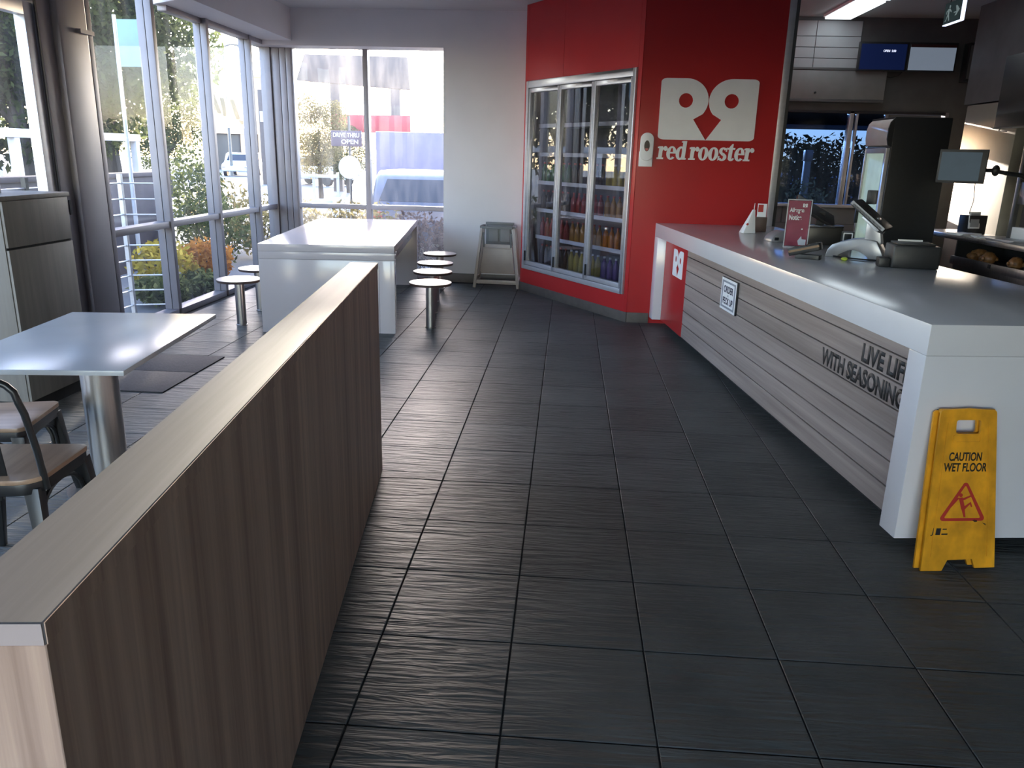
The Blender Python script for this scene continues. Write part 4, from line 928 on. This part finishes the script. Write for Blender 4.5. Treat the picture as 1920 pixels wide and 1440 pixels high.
for k, (y, x, lb) in enumerate([(-0.10, 0.20, 'roast chicken at the far left end of the warming shelf'), (-0.36, 0.13, 'second roast chicken from the left on the warming shelf'), (-0.74, 0.14, 'third roast chicken, in the middle of the warming shelf'), (-0.98, 0.22, 'fourth roast chicken, set back on the warming shelf'), (-1.22, 0.12, 'roast chicken nearest the right edge on the warming shelf')]):
    rc = thing('roast_chicken', 'golden brown ' + lb, 'food', onb(x, y, 0.7005), random.uniform(0, 3), 'roast chickens on the warming shelf')
    b = MB(); b.blob((0, 0, 0.062), (0.085, 0.062, 0.062), 16, 10, None, 0.12); b.build('body', ROAST, rc, smooth=True)
    for sx in (-1, 1):
        b = MB(); b.blob((0.055, sx * 0.042, 0.05), (0.05, 0.026, 0.034), 12, 8, None, 0.1); b.build('leg', ROAST, rc, smooth=True)
        b = MB(); b.blob((-0.03, sx * 0.060, 0.06), (0.035, 0.015, 0.02), 10, 6, None, 0.1); b.build('wing', ROAST, rc, smooth=True)
tg = thing('tongs', 'black-handled steel tongs resting on the lip of the warming shelf', 'tongs', onb(0.10, -0.58, 0.7005), RB - 1.5)
for s_ in (-1, 1): MB().tube([(-0.12, s_ * 0.004, 0.012), (0.0, s_ * 0.022, 0.014), (0.14, s_ * 0.03, 0.016)], [0.007, 0.009, 0.010], 8).build('arm', BLACK if s_ > 0 else STEEL, tg, smooth=True)
MB().blob((-0.125, 0, 0.013), (0.012, 0.012, 0.010), 10, 6).build('pivot', STEEL, tg, smooth=True)
MB().box(0.14, 0.20, -0.02, 0.02, 0.008, 0.016).build('claw', STEEL, tg, bevel=0.003)
# monitor on an arm
mo = thing('kitchen_monitor', 'dark kitchen monitor on a black swing arm above the bench', 'monitor', (3.59, 7.74, 1.455), math.radians(-38))
MB().box(-0.20, 0.20, 0.0, 0.035, 0.0, 0.30).build('casing', BLACK, mo, bevel=0.006)
MB().box(-0.18, 0.155, -0.002, -0.0001, 0.022, 0.275).build('display', mat('monitor_display', (0.03, 0.045, 0.055), 0.4, spec=0.2, vary=0.1, emit=(0.03, 0.045, 0.06), estr=0.4), mo)
MB().tube([(0.12, 0.036, 0.12), (0.24, 0.10, 0.12), (0.33, 0.16, 0.10)], 0.018, 10).build('arm', BLACK, mo, smooth=True)
MB().tube([(0.33, 0.16, 0.10), (0.43, 0.27, 0.085), (0.53, 0.40, 0.02)], 0.020, 10).build('arm', BLACK, mo, smooth=True)
MB().blob((0.26, 0.11, 0.12), (0.035, 0.035, 0.05), 12, 8).build('arm_joint', BLACK, mo, smooth=True)
MB().tube([(0.13, 0.03, 0.0), (0.14, 0.05, -0.15), (0.12, 0.06, -0.27)], 0.004, 6).build('cable', BLACK, mo, smooth=True)
# units against the right wall
wu = thing('warming_unit', 'black and white warming unit standing on the right end of the bench', 'oven', onb(0.34, -0.30, 0.9455), RB)
MB().box(0.0, 0.25, -1.5, 0.0, 0.0, 0.115).build('base', WHITESIGN, wu, bevel=0.004)
MB().box(0.06, 0.25, -1.5, -0.01, 0.116, 0.325).build('recess', DARK, wu)
MB().box(0.0, 0.25, -1.5, 0.0, 0.326, 0.53).build('fascia', STEEL, wu, bevel=0.004)
MB().box(0.02, 0.25, -1.5, -0.02, 0.531, 0.95).build('oven', BLACK, wu, bevel=0.004)
MB().box(-0.01, 0.03, 0.002, 0.05, 0.0, 1.0).build('post', KDARK, wu, bevel=0.003)
pm = thing('label_printer', 'small label printer with a white-framed face on the kitchen bench', 'printer', onb(0.22, 0.08, 0.9455), RB + 0.1)
MB().box(-0.075, 0.12, 0.0, 0.16, 0.0, 0.19).build('body', BLACK, pm, bevel=0.006)
MB().box(-0.080, 0.045, -0.012, -0.0005, 0.06, 0.225, Matrix.Rotation(math.radians(-6), 4, 'X')).build('face', WHITESIGN, pm, bevel=0.006)
MB().box(-0.065, 0.030, -0.016, -0.0125, 0.075, 0.210, Matrix.Rotation(math.radians(-6), 4, 'X')).build('screen', SILVERP, pm)
for k, (x, y, w_, d_, h_, c, lb) in enumerate([(0.08, 0.02, 0.24, 0.20, 0.022, WHITESIGN, 'thick stack of white papers on the bench by the label printer'), (0.14, -0.22, 0.20, 0.16, 0.014, WHITESIGN, 'thin stack of white papers at the front of the bench'), (0.16, -0.55, 0.22, 0.34, 0.018, SILVERP, 'pile of grey folded sheets at the right on the bench')]):
    o = thing('paper_stack', lb, 'paper', onb(x, y, 0.9455), RB + (0.2, -0.3, 0.1)[k])
    for i in range(3):
        MB().box(-w_ / 2, w_ / 2, -d_ / 2, d_ / 2, h_ * i / 3 + 0.0002, h_ * (i + 1) / 3, Matrix.Rotation(0.08 * (i - 1), 4, 'Z')).build('sheet', c, o)
spk = thing('wall_box', 'narrow dark box mounted high in the kitchen corner', 'speaker', (4.58, YK - 0.14, 2.55))
MB().box(-0.055, 0.055, 0.0, 0.139, 0, 0.42).build('casing', BLACK, spk, bevel=0.006)
MB().box(-0.04, 0.04, -0.004, -0.0002, 0.03, 0.39).build('grille', KDARK, spk)

# ================================================================== OUTSIDE
ZG = -0.12
GROUND = mat('concrete_paving', (0.17, 0.165, 0.16), 0.85, vary=0.12, scale=(0.6, 0.6, 0.6))
gr = MB().box(-90, 60, -40, 130, ZG - 0.2, ZG).build('terrain', GROUND); struct(gr)
def leaves(n, parts_, size, seed):
    r = np.random.RandomState(seed); vs = []; tot = sum(p[6] for p in parts_)
    c = []
    for (x, y, z, a, b_, h_, wgt) in parts_:
        k = int(n * wgt / tot); d = r.normal(size=(k, 3)); d /= np.linalg.norm(d, axis=1)[:, None]
        q = d * (r.uniform(0.25, 1, (k, 1)) ** 0.5) * np.array([a, b_, h_]) + np.array([x, y, z]); c.append(q)
    c = np.concatenate(c); k = len(c)
    d1 = r.normal(size=(k, 3)); d1 /= np.linalg.norm(d1, axis=1)[:, None]; d2 = np.cross(d1, r.normal(size=(k, 3))); d2 /= np.linalg.norm(d2, axis=1)[:, None]
    s = size * r.uniform(0.6, 1.3, (k, 1))
    v = np.stack([c - d1 * s, c - d2 * s * 0.45, c + d1 * s, c + d2 * s * 0.45], 1).reshape(-1, 3)
    f = np.arange(k * 4).reshape(-1, 4)
    me = bpy.data.meshes.new('crown'); me.from_pydata(v.tolist(), [], f.tolist()); return me
LEAF_D = leaf_mat('leaf_dark', (0.020, 0.028, 0.012), (0.075, 0.085, 0.035), 0.4)
LEAF_H = leaf_mat('leaf_hedge', (0.012, 0.016, 0.008), (0.04, 0.048, 0.02), 0.12)
LEAF_M = leaf_mat('leaf_mid', (0.05, 0.065, 0.025), (0.16, 0.18, 0.075), 0.5)
LEAF_Y = leaf_mat('leaf_yellow', (0.28, 0.22, 0.03), (0.55, 0.42, 0.08), 0.4)
LEAF_O = leaf_mat('leaf_orange', (0.38, 0.15, 0.03), (0.60, 0.28, 0.06), 0.4)
LEAF_P = leaf_mat('leaf_plum', (0.06, 0.045, 0.05), (0.16, 0.12, 0.11), 0.35)
LEAF_G = leaf_mat('leaf_golden', (0.14, 0.12, 0.05), (0.36, 0.30, 0.14), 0.5)  # golden tone carries the backlight painted into the hedge bushes
BARK = mat('bark', (0.05, 0.04, 0.033), 0.9, vary=0.3, scale=(20, 20, 3), bump=0.4)
crown_parts = [(0, 0, 4.2, 1.7, 1.7, 1.8, 3), (0.9, 0.4, 3.2, 1.2, 1.1, 1.1, 1.5), (-0.9, -0.3, 3.3, 1.2, 1.2, 1.2, 1.5), (0.2, -0.8, 5.2, 1.1, 1.0, 1.1, 1.2), (-0.3, 0.6, 5.6, 0.9, 0.9, 1.0, 1), (0.1, 0.3, 2.0, 0.9, 0.9, 0.8, 0.8)]
CROWNS = [leaves(15000, crown_parts, 0.075, 3), leaves(15000, [(p[1], p[0] * 0.9, p[2] * 0.95, p[3], p[4] * 0.9, p[5], p[6]) for p in crown_parts], 0.07, 5)]
CROWN_CACHE = {}
def tree(x, y, s, ci, m_, label, group='trees beyond the left glazing', name='leafy_tree', sz=None):
    t = thing(name, label, 'tree', (x, y, ZG), random.uniform(0, 6), group); t.scale = (s, s, sz or s)
    key = (ci, m_.name)
    if key not in CROWN_CACHE: me = CROWNS[ci].copy(); me.materials.clear(); me.materials.append(m_); CROWN_CACHE[key] = me
    link('crown', CROWN_CACHE[key], t)
    b = MB(); b.tube([(0, 0, 0), (0.05, 0.02, 1.2), (0.0, 0.05, 2.6), (0.05, 0, 4.4)], [0.16, 0.13, 0.10, 0.04], 8); b.tube([(0.02, 0.02, 1.6), (0.5, 0.2, 2.6), (0.9, 0.4, 3.3)], [0.08, 0.05, 0.02], 6); b.tube([(0.0, 0.03, 1.9), (-0.5, -0.2, 2.8), (-0.9, -0.3, 3.4)], [0.07, 0.05, 0.02], 6); b.build('trunk', BARK, t, smooth=True)
    return t
tree(-8.9, 12.7, 1.0, 0, LEAF_D, 'dark dense tree straight outside the entry door')
tree(-9.6, 15.9, 1.15, 1, LEAF_D, 'dark tall tree behind the pillar, second from the entry door')
tree(-10.6, 18.4, 1.2, 0, LEAF_M, 'mid green tree behind the first pane right of the pillar')
tree(-13.5, 16.2, 1.35, 1, LEAF_D, 'large dark tree standing back beyond the entry door')
tree(-16.5, 21.0, 1.5, 0, LEAF_M, 'tall green tree far back behind the dark trees')
tree(-12.0, 11.0, 1.2, 0, LEAF_D, 'dark tree left of the entry door view, mirrored in the cooler doors')
tree(-17.0, 15.0, 1.5, 1, LEAF_D, 'big dark tree mirrored in the glass cooler doors', )
tree(-14.0, 27.5, 0.95, 1, LEAF_M, 'low green tree seen faintly through the second pane', sz=0.75)
tree(-9.2, 29.5, 0.62, 0, LEAF_G, 'narrow sunlit tree at the left edge of the back window', 'trees beyond the back window', sz=0.56)
tree(-9.4, 34.0, 0.60, 1, LEAF_M, 'small tree beside the tall roadside sign', 'trees beyond the back window', sz=0.45)
# shrubs and hedges
def shrub(x, y, a, b_, h_, m_, label, n=900, size=0.05, grp='garden shrubs outside the glazing', name='garden_shrub'):
    t = thing(name, label, 'shrub', (x, y, ZG), 0, grp)
    me = leaves(n, [(0, 0, h_ * 0.55, a, b_, h_ * 0.5, 2), (a * 0.35, -b_ * 0.2, h_ * 0.45, a * 0.7, b_ * 0.8, h_ * 0.45, 1), (-a * 0.4, b_ * 0.2, h_ * 0.5, a * 0.6, b_ * 0.8, h_ * 0.5, 1)], size, int(abs(x * 100 + y * 7))); me.materials.append(m_); me.name = 'foliage'
    link('foliage', me, t)
    b = MB()
    for k in range(5):
        a_ = k * 1.3; b.tube([(0.03 * math.cos(a_), 0.03 * math.sin(a_), 0), (a * 0.3 * math.cos(a_), b_ * 0.3 * math.sin(a_), h_ * 0.4), (a * 0.5 * math.cos(a_), b_ * 0.5 * math.sin(a_), h_ * 0.75)], [0.012, 0.009, 0.004], 5)
    b.build('stems', BARK, t); return t
shrub(-4.95, 9.35, 0.42, 0.45, 0.60, LEAF_Y, 'yellow flowering shrub low outside the second pane')
shrub(-4.85, 10.35, 0.35, 0.42, 0.55, LEAF_O, 'orange flowering shrub beside the yellow one')
shrub(-4.55, 8.55, 0.32, 0.45, 0.32, LEAF_M, 'low green groundcover in front of the yellow shrub')
shrub(-4.5, 9.3, 0.30, 0.5, 0.26, LEAF_M, 'second low green groundcover closer to the glazing')
shrub(-5.4, 11.8, 0.6, 0.5, 1.0, LEAF_M, 'green bush outside the third pane')
shrub(-5.0, 12.6, 0.5, 0.5, 0.95, LEAF_G, 'dry yellow-green bush outside the last pane by the corner')
shrub(-6.0, 12.7, 0.5, 0.5, 1.75, LEAF_M, 'tall pale green bush outside the second pane', n=1600)
shrub(-5.9, 13.6, 0.9, 0.6, 1.15, LEAF_G, 'dry grassy bush beyond the third pane')
for k, x in enumerate([-3.9, -3.2, -2.75]):
    shrub(x, 11.45, 0.45, 0.3, 1.02, LEAF_G, ['hedge bush coloured in backlit gold, left under the back window', 'hedge bush coloured in backlit gold, middle under the back window', 'hedge bush coloured in backlit gold near the centre mullion of the back window'][k], n=1300, size=0.04)
for k, x in enumerate([-2.2, -1.5]):
    shrub(x, 11.5, 0.45, 0.3, 0.92, LEAF_P, ['plum-coloured bush behind the right half of the back window', 'plum-coloured bush at the right jamb of the back window'][k], n=1300, size=0.04)
# balustrade on the ramp
ba = thing('ramp_balustrade', 'steel ramp balustrade with nine thin rails outside the glazing', 'balustrade', (-4.5, 5.0, ZG))
for y in (0.0, 1.4, 2.83): MB().box(-0.02, 0.02, y - 0.02, y + 0.02, 0, 1.45).build('post', BLACKMETAL if y < 2.8 else ALU, ba)
for k in range(9):
    z = 0.12 + k * 0.155
    MB().tube([(0, 0, z), (0, 2.83, z)], 0.009, 8).build('rail', ALU, ba, smooth=True)
    MB().tube([(0, 2.83, z), (0.34, 2.95, z)], 0.008, 8).build('rail', ALU, ba, smooth=True)
DK = mat('maroon_fence', (0.055, 0.040, 0.045), 0.7, vary=0.15)
fe = thing('boundary_wall', 'low dark maroon wall behind the ramp balustrade', 'wall', (-6.2, 4.0, ZG))
MB().box(-0.08, 0.08, 0, 8.0, 0, 1.30).build('body', DK, fe, bevel=0.01); MB().box(-0.11, 0.11, -0.02, 8.02, 1.301, 1.36).build('coping', DK, fe, bevel=0.006)
bm_ = thing('shade_frame', 'white shade frame with a horizontal beam beyond the entry door', 'frame', (-8.3, 8.0, ZG), 0)
WHT = mat('white_painted_steel', (0.55, 0.54, 0.56), 0.5)
MB().box(-0.07, 0.07, 0.0, 7.2, 1.80, 1.93).build('beam', WHT, bm_, bevel=0.008)
for y in (0.1, 3.7, 7.1): MB().box(-0.06, 0.06, y - 0.06, y + 0.06, 0, 1.7999).build('post', WHT, bm_, bevel=0.008)
po = thing('banner_pole', 'slim pale pole carrying a light blue sign panel outside the first pane', 'pole', (-5.62, 10.05, ZG))
MB().cyl((0, 0, 0), (0, 0, 3.25), 0.028, 0.022, 10).build('pole', WHT, po, smooth=True)
MB().box(0.03, 0.36, -0.012, 0.012, 2.66, 3.20).build('sign_panel', mat('pale_blue', (0.17, 0.27, 0.36), 0.5), po, bevel=0.004)
# far shop building
bl = thing('shop_building', 'far beige shop building with dark glazed front and a dark wall sign', 'building', (-27.0, 66.0, ZG), math.radians(28))
BEI = mat('beige_render', (0.62, 0.43, 0.28), 0.8, vary=0.04, scale=(0.5, 0.5, 0.5)); BDK = mat('shop_glazing', (0.05, 0.048, 0.05), 0.3)
MB().box(-2.7, 1.9, 0, 6, 2.85, 7.3).build('fascia', BEI, bl); MB().box(-2.7, 1.8, 0.6, 5.8, 0, 2.849).build('shopfront', BDK, bl)
MB().box(-2.8, 2.0, -0.1, 6.1, 7.301, 7.45).build('parapet', BEI, bl)
for x in (-2.3, 0.1, 1.5): MB().box(x - 0.25, x + 0.25, 0.05, 0.5, 0, 2.849).build('column', BEI, bl)
b = MB()
for k, (x, z, w_, h_, sl) in enumerate([(-2.3, 4.6, 0.35, 1.5, 0.3), (-1.8, 4.4, 0.3, 1.6, 0.5), (-1.35, 4.2, 0.3, 1.4, 0.2), (-0.4, 4.0, 0.3, 1.5, 0.4), (0.0, 3.6, 0.35, 0.3, 0.2), (0.25, 4.2, 0.3, 0.9, 0.1)]):
    MB().prism([(x, z), (x + w_, z), (x + w_ - sl, z + h_), (x - sl, z + h_)], 0.001, 0.12, frame_matrix((0, 0, 0), (1, 0, 0), (0, 0, 1))).build('sign_stroke', LETTER, bl)
# cars
def car(name, label, loc, rz, col_, L=4.2, W=1.72, H=1.45):
    t = thing(name, label, 'car', loc, rz, None)
    paint = mat('paint_' + label.split()[0] + label.split()[1], col_, 0.25, 0.2, coat=0.6); gm = bpy.data.materials.get('car_glass') or mat('car_glass', (0.03, 0.035, 0.045), 0.08)
    prof_ = [(-L/2, 0.30), (-L/2, 0.62), (-L/2 + 0.10, 0.80), (-L/2 + 0.15, 0.92), (-L/2 + 0.55, H - 0.10), (-L/2 + 0.80, H), (0.35, H), (0.70, H - 0.08), (1.20, 0.93), (L/2 - 0.25, 0.78), (L/2, 0.62), (L/2, 0.30)]
    Fm = frame_matrix((0, 0, 0), (1, 0, 0), (0, 0, 1))
    MB().prism(prof_, -W / 2, W / 2, Fm).build('body', paint, t, bevel=0.09, smooth=True, seg=3)
    MB().prism([(-L/2 + 0.30, 0.95), (-L/2 + 0.62, H - 0.14), (0.32, H - 0.12), (0.62, H - 0.17), (1.05, 0.95)], -W / 2 - 0.004, -W / 2 + 0.01, Fm).build('side_window', gm, t)
    MB().prism([(-L/2 + 0.30, 0.95), (-L/2 + 0.62, H - 0.14), (0.32, H - 0.12), (0.62, H - 0.17), (1.05, 0.95)], W / 2 - 0.01, W / 2 + 0.004, Fm).build('side_window', gm, t)
    def pane(p, q, nm):
        d = (q - p).normalized(); n = Vector((-d.z, 0, d.x))
        if n.x * (1 if p.x > 0 else -1) < 0: n = -n
        a, b2 = p + d * 0.05 + n * 0.006, q - d * 0.05 + n * 0.006; w_ = W / 2 - 0.14
        vs = [(a.x, -w_, a.z), (a.x, w_, a.z), (b2.x, w_ - 0.08, b2.z), (b2.x, -w_ + 0.08, b2.z)]
        vs += [(v[0] - n.x * 0.03, v[1], v[2] - n.z * 0.03) for v in vs]
        MB().add(vs, [(0, 1, 2, 3), (7, 6, 5, 4), (0, 4, 5, 1), (1, 5, 6, 2), (2, 6, 7, 3), (3, 7, 4, 0)]).build(nm, gm, t)
    pane(Vector((-L/2 + 0.15, 0, 0.92)), Vector((-L/2 + 0.55, 0, H - 0.10)), 'rear_window'); pane(Vector((1.20, 0, 0.93)), Vector((0.70, 0, H - 0.08)), 'windscreen')
    for sx in (-L/2 + 0.75, L/2 - 0.80):
        for sy in (-1, 1):
            wv = MB(); wv.cyl((sx, sy * (W / 2 - 0.19), 0.30), (sx, sy * (W / 2 + 0.01), 0.30), 0.30, None, 20); ww = wv.build('wheel', BLACK, t, smooth=True)
    for sy in (-1, 1):
        MB().box(-L/2 - 0.012, -L/2 + 0.05, sy * W / 2 * 0.9 - 0.14, sy * W / 2 * 0.9 + 0.02, 0.62, 0.80).build('tail_light', REDPRINT, t, bevel=0.01)
        MB().box(L/2 - 0.06, L/2 + 0.012, sy * W / 2 * 0.8 - 0.14, sy * W / 2 * 0.8 + 0.10, 0.52, 0.66).build('headlight', CHROME, t, bevel=0.01)
    return t
car('hatchback', 'dark blue-grey hatchback parked just outside the back window', (-2.43, 14.75, ZG), math.radians(91), (0.10, 0.11, 0.15), 4.1, 1.62, 1.43)
car('sedan', 'pale silver car far across the road in the third pane', (-21.4, 52.0, ZG), math.radians(-80), (0.55, 0.60, 0.66))
car('white_car', 'white sedan parked at the left of the back window view', (-12.9, 41.0, ZG), math.radians(-25), (0.62, 0.62, 0.62))
vn = thing('delivery_van', 'pale lavender box van parked behind the hatchback', 'van', (-1.55, 18.2, ZG), 0)
MB().box(-2.6, 2.0, -1.0, 1.0, 0.40, 2.14).build('box_body', mat('lavender_paint', (0.20, 0.175, 0.27), 0.5), vn, bevel=0.04)
MB().box(2.05, 3.3, -0.95, 0.95, 0.45, 1.75).build('cab', mat('lavender_cab', (0.20, 0.175, 0.27), 0.5), vn, bevel=0.12)
MB().box(-2.6, 2.0, -1.015, -1.001, 1.02, 1.06).build('stripe', GREYPRINT, vn)
for x in (-1.7, 2.5):
    for s_ in (-1, 1): b = MB(); b.cyl((x, s_ * 0.72, 0.38), (x, s_ * 0.98, 0.38), 0.38, None, 20); b.build('wheel', BLACK, vn, smooth=True)
# roadside pylon sign : two posts, large upper board, lower red panel
pyl = thing('pylon_sign', 'tall roadside pylon sign with a dark upper board and lower red panel', 'sign', (-9.0, 35.0, ZG))
BROWN = mat('pylon_brown', (0.12, 0.095, 0.09), 0.6)
b = MB(); b.prism([(-2.75, 4.55), (2.15, 4.25), (2.05, 5.55), (-2.35, 5.6)], -0.18, 0.18, frame_matrix((0, 0, 0), (1, 0, 0), (0, 0, 1))); b.build('upper_board', BROWN, pyl, bevel=0.03)
for x in (-1.1, 1.5): MB().box(x - 0.2, x + 0.2, -0.15, 0.15, 0, 4.7).build('post', BROWN, pyl)
MB().box(-1.3, 2.15, -0.2, 0.2, 2.50, 3.22).build('lower_panel', mat('pylon_red', (0.40, 0.06, 0.07), 0.5), pyl, bevel=0.02)
# drive-through board and round sign on one post
dt = thing('drive_through_sign', 'post with a plum drive-through board and a white round sign below it', 'sign', (-3.83, 14.0, ZG))
MB().cyl((0, 0, 0), (0, 0, 2.30), 0.022, None, 10).build('post', KDARK, dt, smooth=True)
MB().box(-0.31, 0.23, -0.05, -0.024, 1.80, 2.06).build('board', mat('plum_board', (0.10, 0.075, 0.105), 0.5), dt, bevel=0.004)
text('lettering', 'DRIVE THRU', (-0.04, -0.051, 1.95), AU, AV, 0.46, 0.075, WHITESIGN, dt, 0.001, bold=0.02, align='C')
text('lettering', 'OPEN', (0.02, -0.051, 1.84), AU, AV, 0.30, 0.075, WHITESIGN, dt, 0.001, bold=0.02, align='C')
b = MB(); b.prism(arc(0, 1.45, 0.195, 0, 350, 30), 0.024, 0.045, frame_matrix((0, 0, 0), (1, 0, 0), (0, 0, 1))); b.build('round_plate', mat('round_plate_white', (0.60, 0.60, 0.58), 0.5), dt)
ab = thing('pavement_board', 'small white A-frame pavement board below the round sign', 'sign', (-3.70, 12.9, ZG), 0.2)
for s_ in (-1, 1): MB().box(-0.13, 0.13, -0.012, 0.012, 0, 1.0, Matrix.Translation((0, s_ * 0.16, 0)) @ Matrix.Rotation(math.radians(s_ * 8.5), 4, 'X')).build('panel', WHITESIGN, ab, bevel=0.004)
rf = thing('rail_fence', 'white railing outside the left half of the back window', 'fence', (-5.35, 15.2, ZG))
for z in (0.35, 0.75, 1.22): MB().box(0, 0.95, -0.02, 0.02, z, z + 0.06).build('rail', WHT, rf, bevel=0.006)
for x in (0.0, 0.46, 0.93): MB().box(x - 0.025, x + 0.025, 0.021, 0.06, 0, 1.32).build('post', WHT, rf, bevel=0.006)
# street light, dark totem, low barrier
sl_ = thing('street_light', 'tall street light with a short arm above the far shop', 'light', (-21.3, 50.0, ZG))
MB().cyl((0, 0, 0), (0, 0, 7.7), 0.10, 0.06, 10).build('pole', KDARK, sl_); MB().tube([(0, 0, 7.6), (0.5, 0, 7.75), (1.1, 0, 7.7)], 0.045, 8).build('arm', KDARK, sl_); MB().box(0.9, 1.4, -0.1, 0.1, 7.62, 7.72).build('lamp_head', KDARK, sl_, bevel=0.02)
to_ = thing('dark_totem', 'dark totem sign with a small pale panel near the window corner', 'sign', (-15.2, 40.0, ZG))
MB().box(-0.22, 0.22, -0.12, 0.12, 0, 4.5).build('column', BROWN, to_, bevel=0.02); MB().box(-0.16, 0.16, -0.14, -0.121, 3.0, 3.5).build('panel', WHT, to_)
br = thing('concrete_barrier', 'low pale concrete barrier along the road in front of the far car', 'barrier', (-24.0, 33.0, ZG), math.radians(8))
for k in range(5): MB().prism([(-0.28, 0), (0.28, 0), (0.12, 0.75), (-0.12, 0.75)], k * 3.0, k * 3.0 + 2.96, frame_matrix((0, 0, 0), (0, -1, 0), (0, 0, 1))).build('section', mat('barrier_concrete', (0.42, 0.41, 0.41), 0.8) if k == 0 else bpy.data.materials['barrier_concrete'], br, bevel=0.02)
# outside the kitchen window
aw = thing('window_awning', 'dark flat awning over the outside of the kitchen window', 'awning', (1.2, YK + 0.17, 2.05))
MB().box(0, 4.6, 0, 1.15, 0, 0.14).build('slab', KDARK, aw, bevel=0.01); MB().box(0, 4.6, 1.151, 1.19, -0.01, 0.18).build('fascia', KDARK, aw, bevel=0.004)
for k, (x, y) in enumerate([(6.5, 26.0), (8.6, 27.5), (10.6, 26.4), (12.8, 28.0)]):
    shrub(x, y, 1.7, 1.2, 2.55, LEAF_H, ['dark hedge mass outside the kitchen window, leftmost', 'dark hedge mass outside the kitchen window, second from left', 'dark hedge mass outside the kitchen window, third from left', 'dark hedge mass outside the kitchen window, behind the fridge'][k], n=2600, size=0.11, grp='dark hedge beyond the kitchen window', name='hedge_bush')
bp_ = thing('timber_bollard', 'slim timber post outside the kitchen window', 'post', (4.55, 16.0, ZG)); MB().box(-0.06, 0.06, -0.06, 0.06, 0, 1.75).build('post', wood('post_timber', (0.30, 0.18, 0.10), (0.45, 0.30, 0.18), (20, 20, 1)), bp_, bevel=0.01); MB().box(-0.075, 0.075, -0.075, 0.075, 1.751, 1.95).build('cap', SEATWOOD, bp_, bevel=0.01)
shrub(4.1, 14.2, 0.40, 0.3, 1.45, LEAF_G, 'pale dry bush at the left of the kitchen window', n=900, size=0.05)
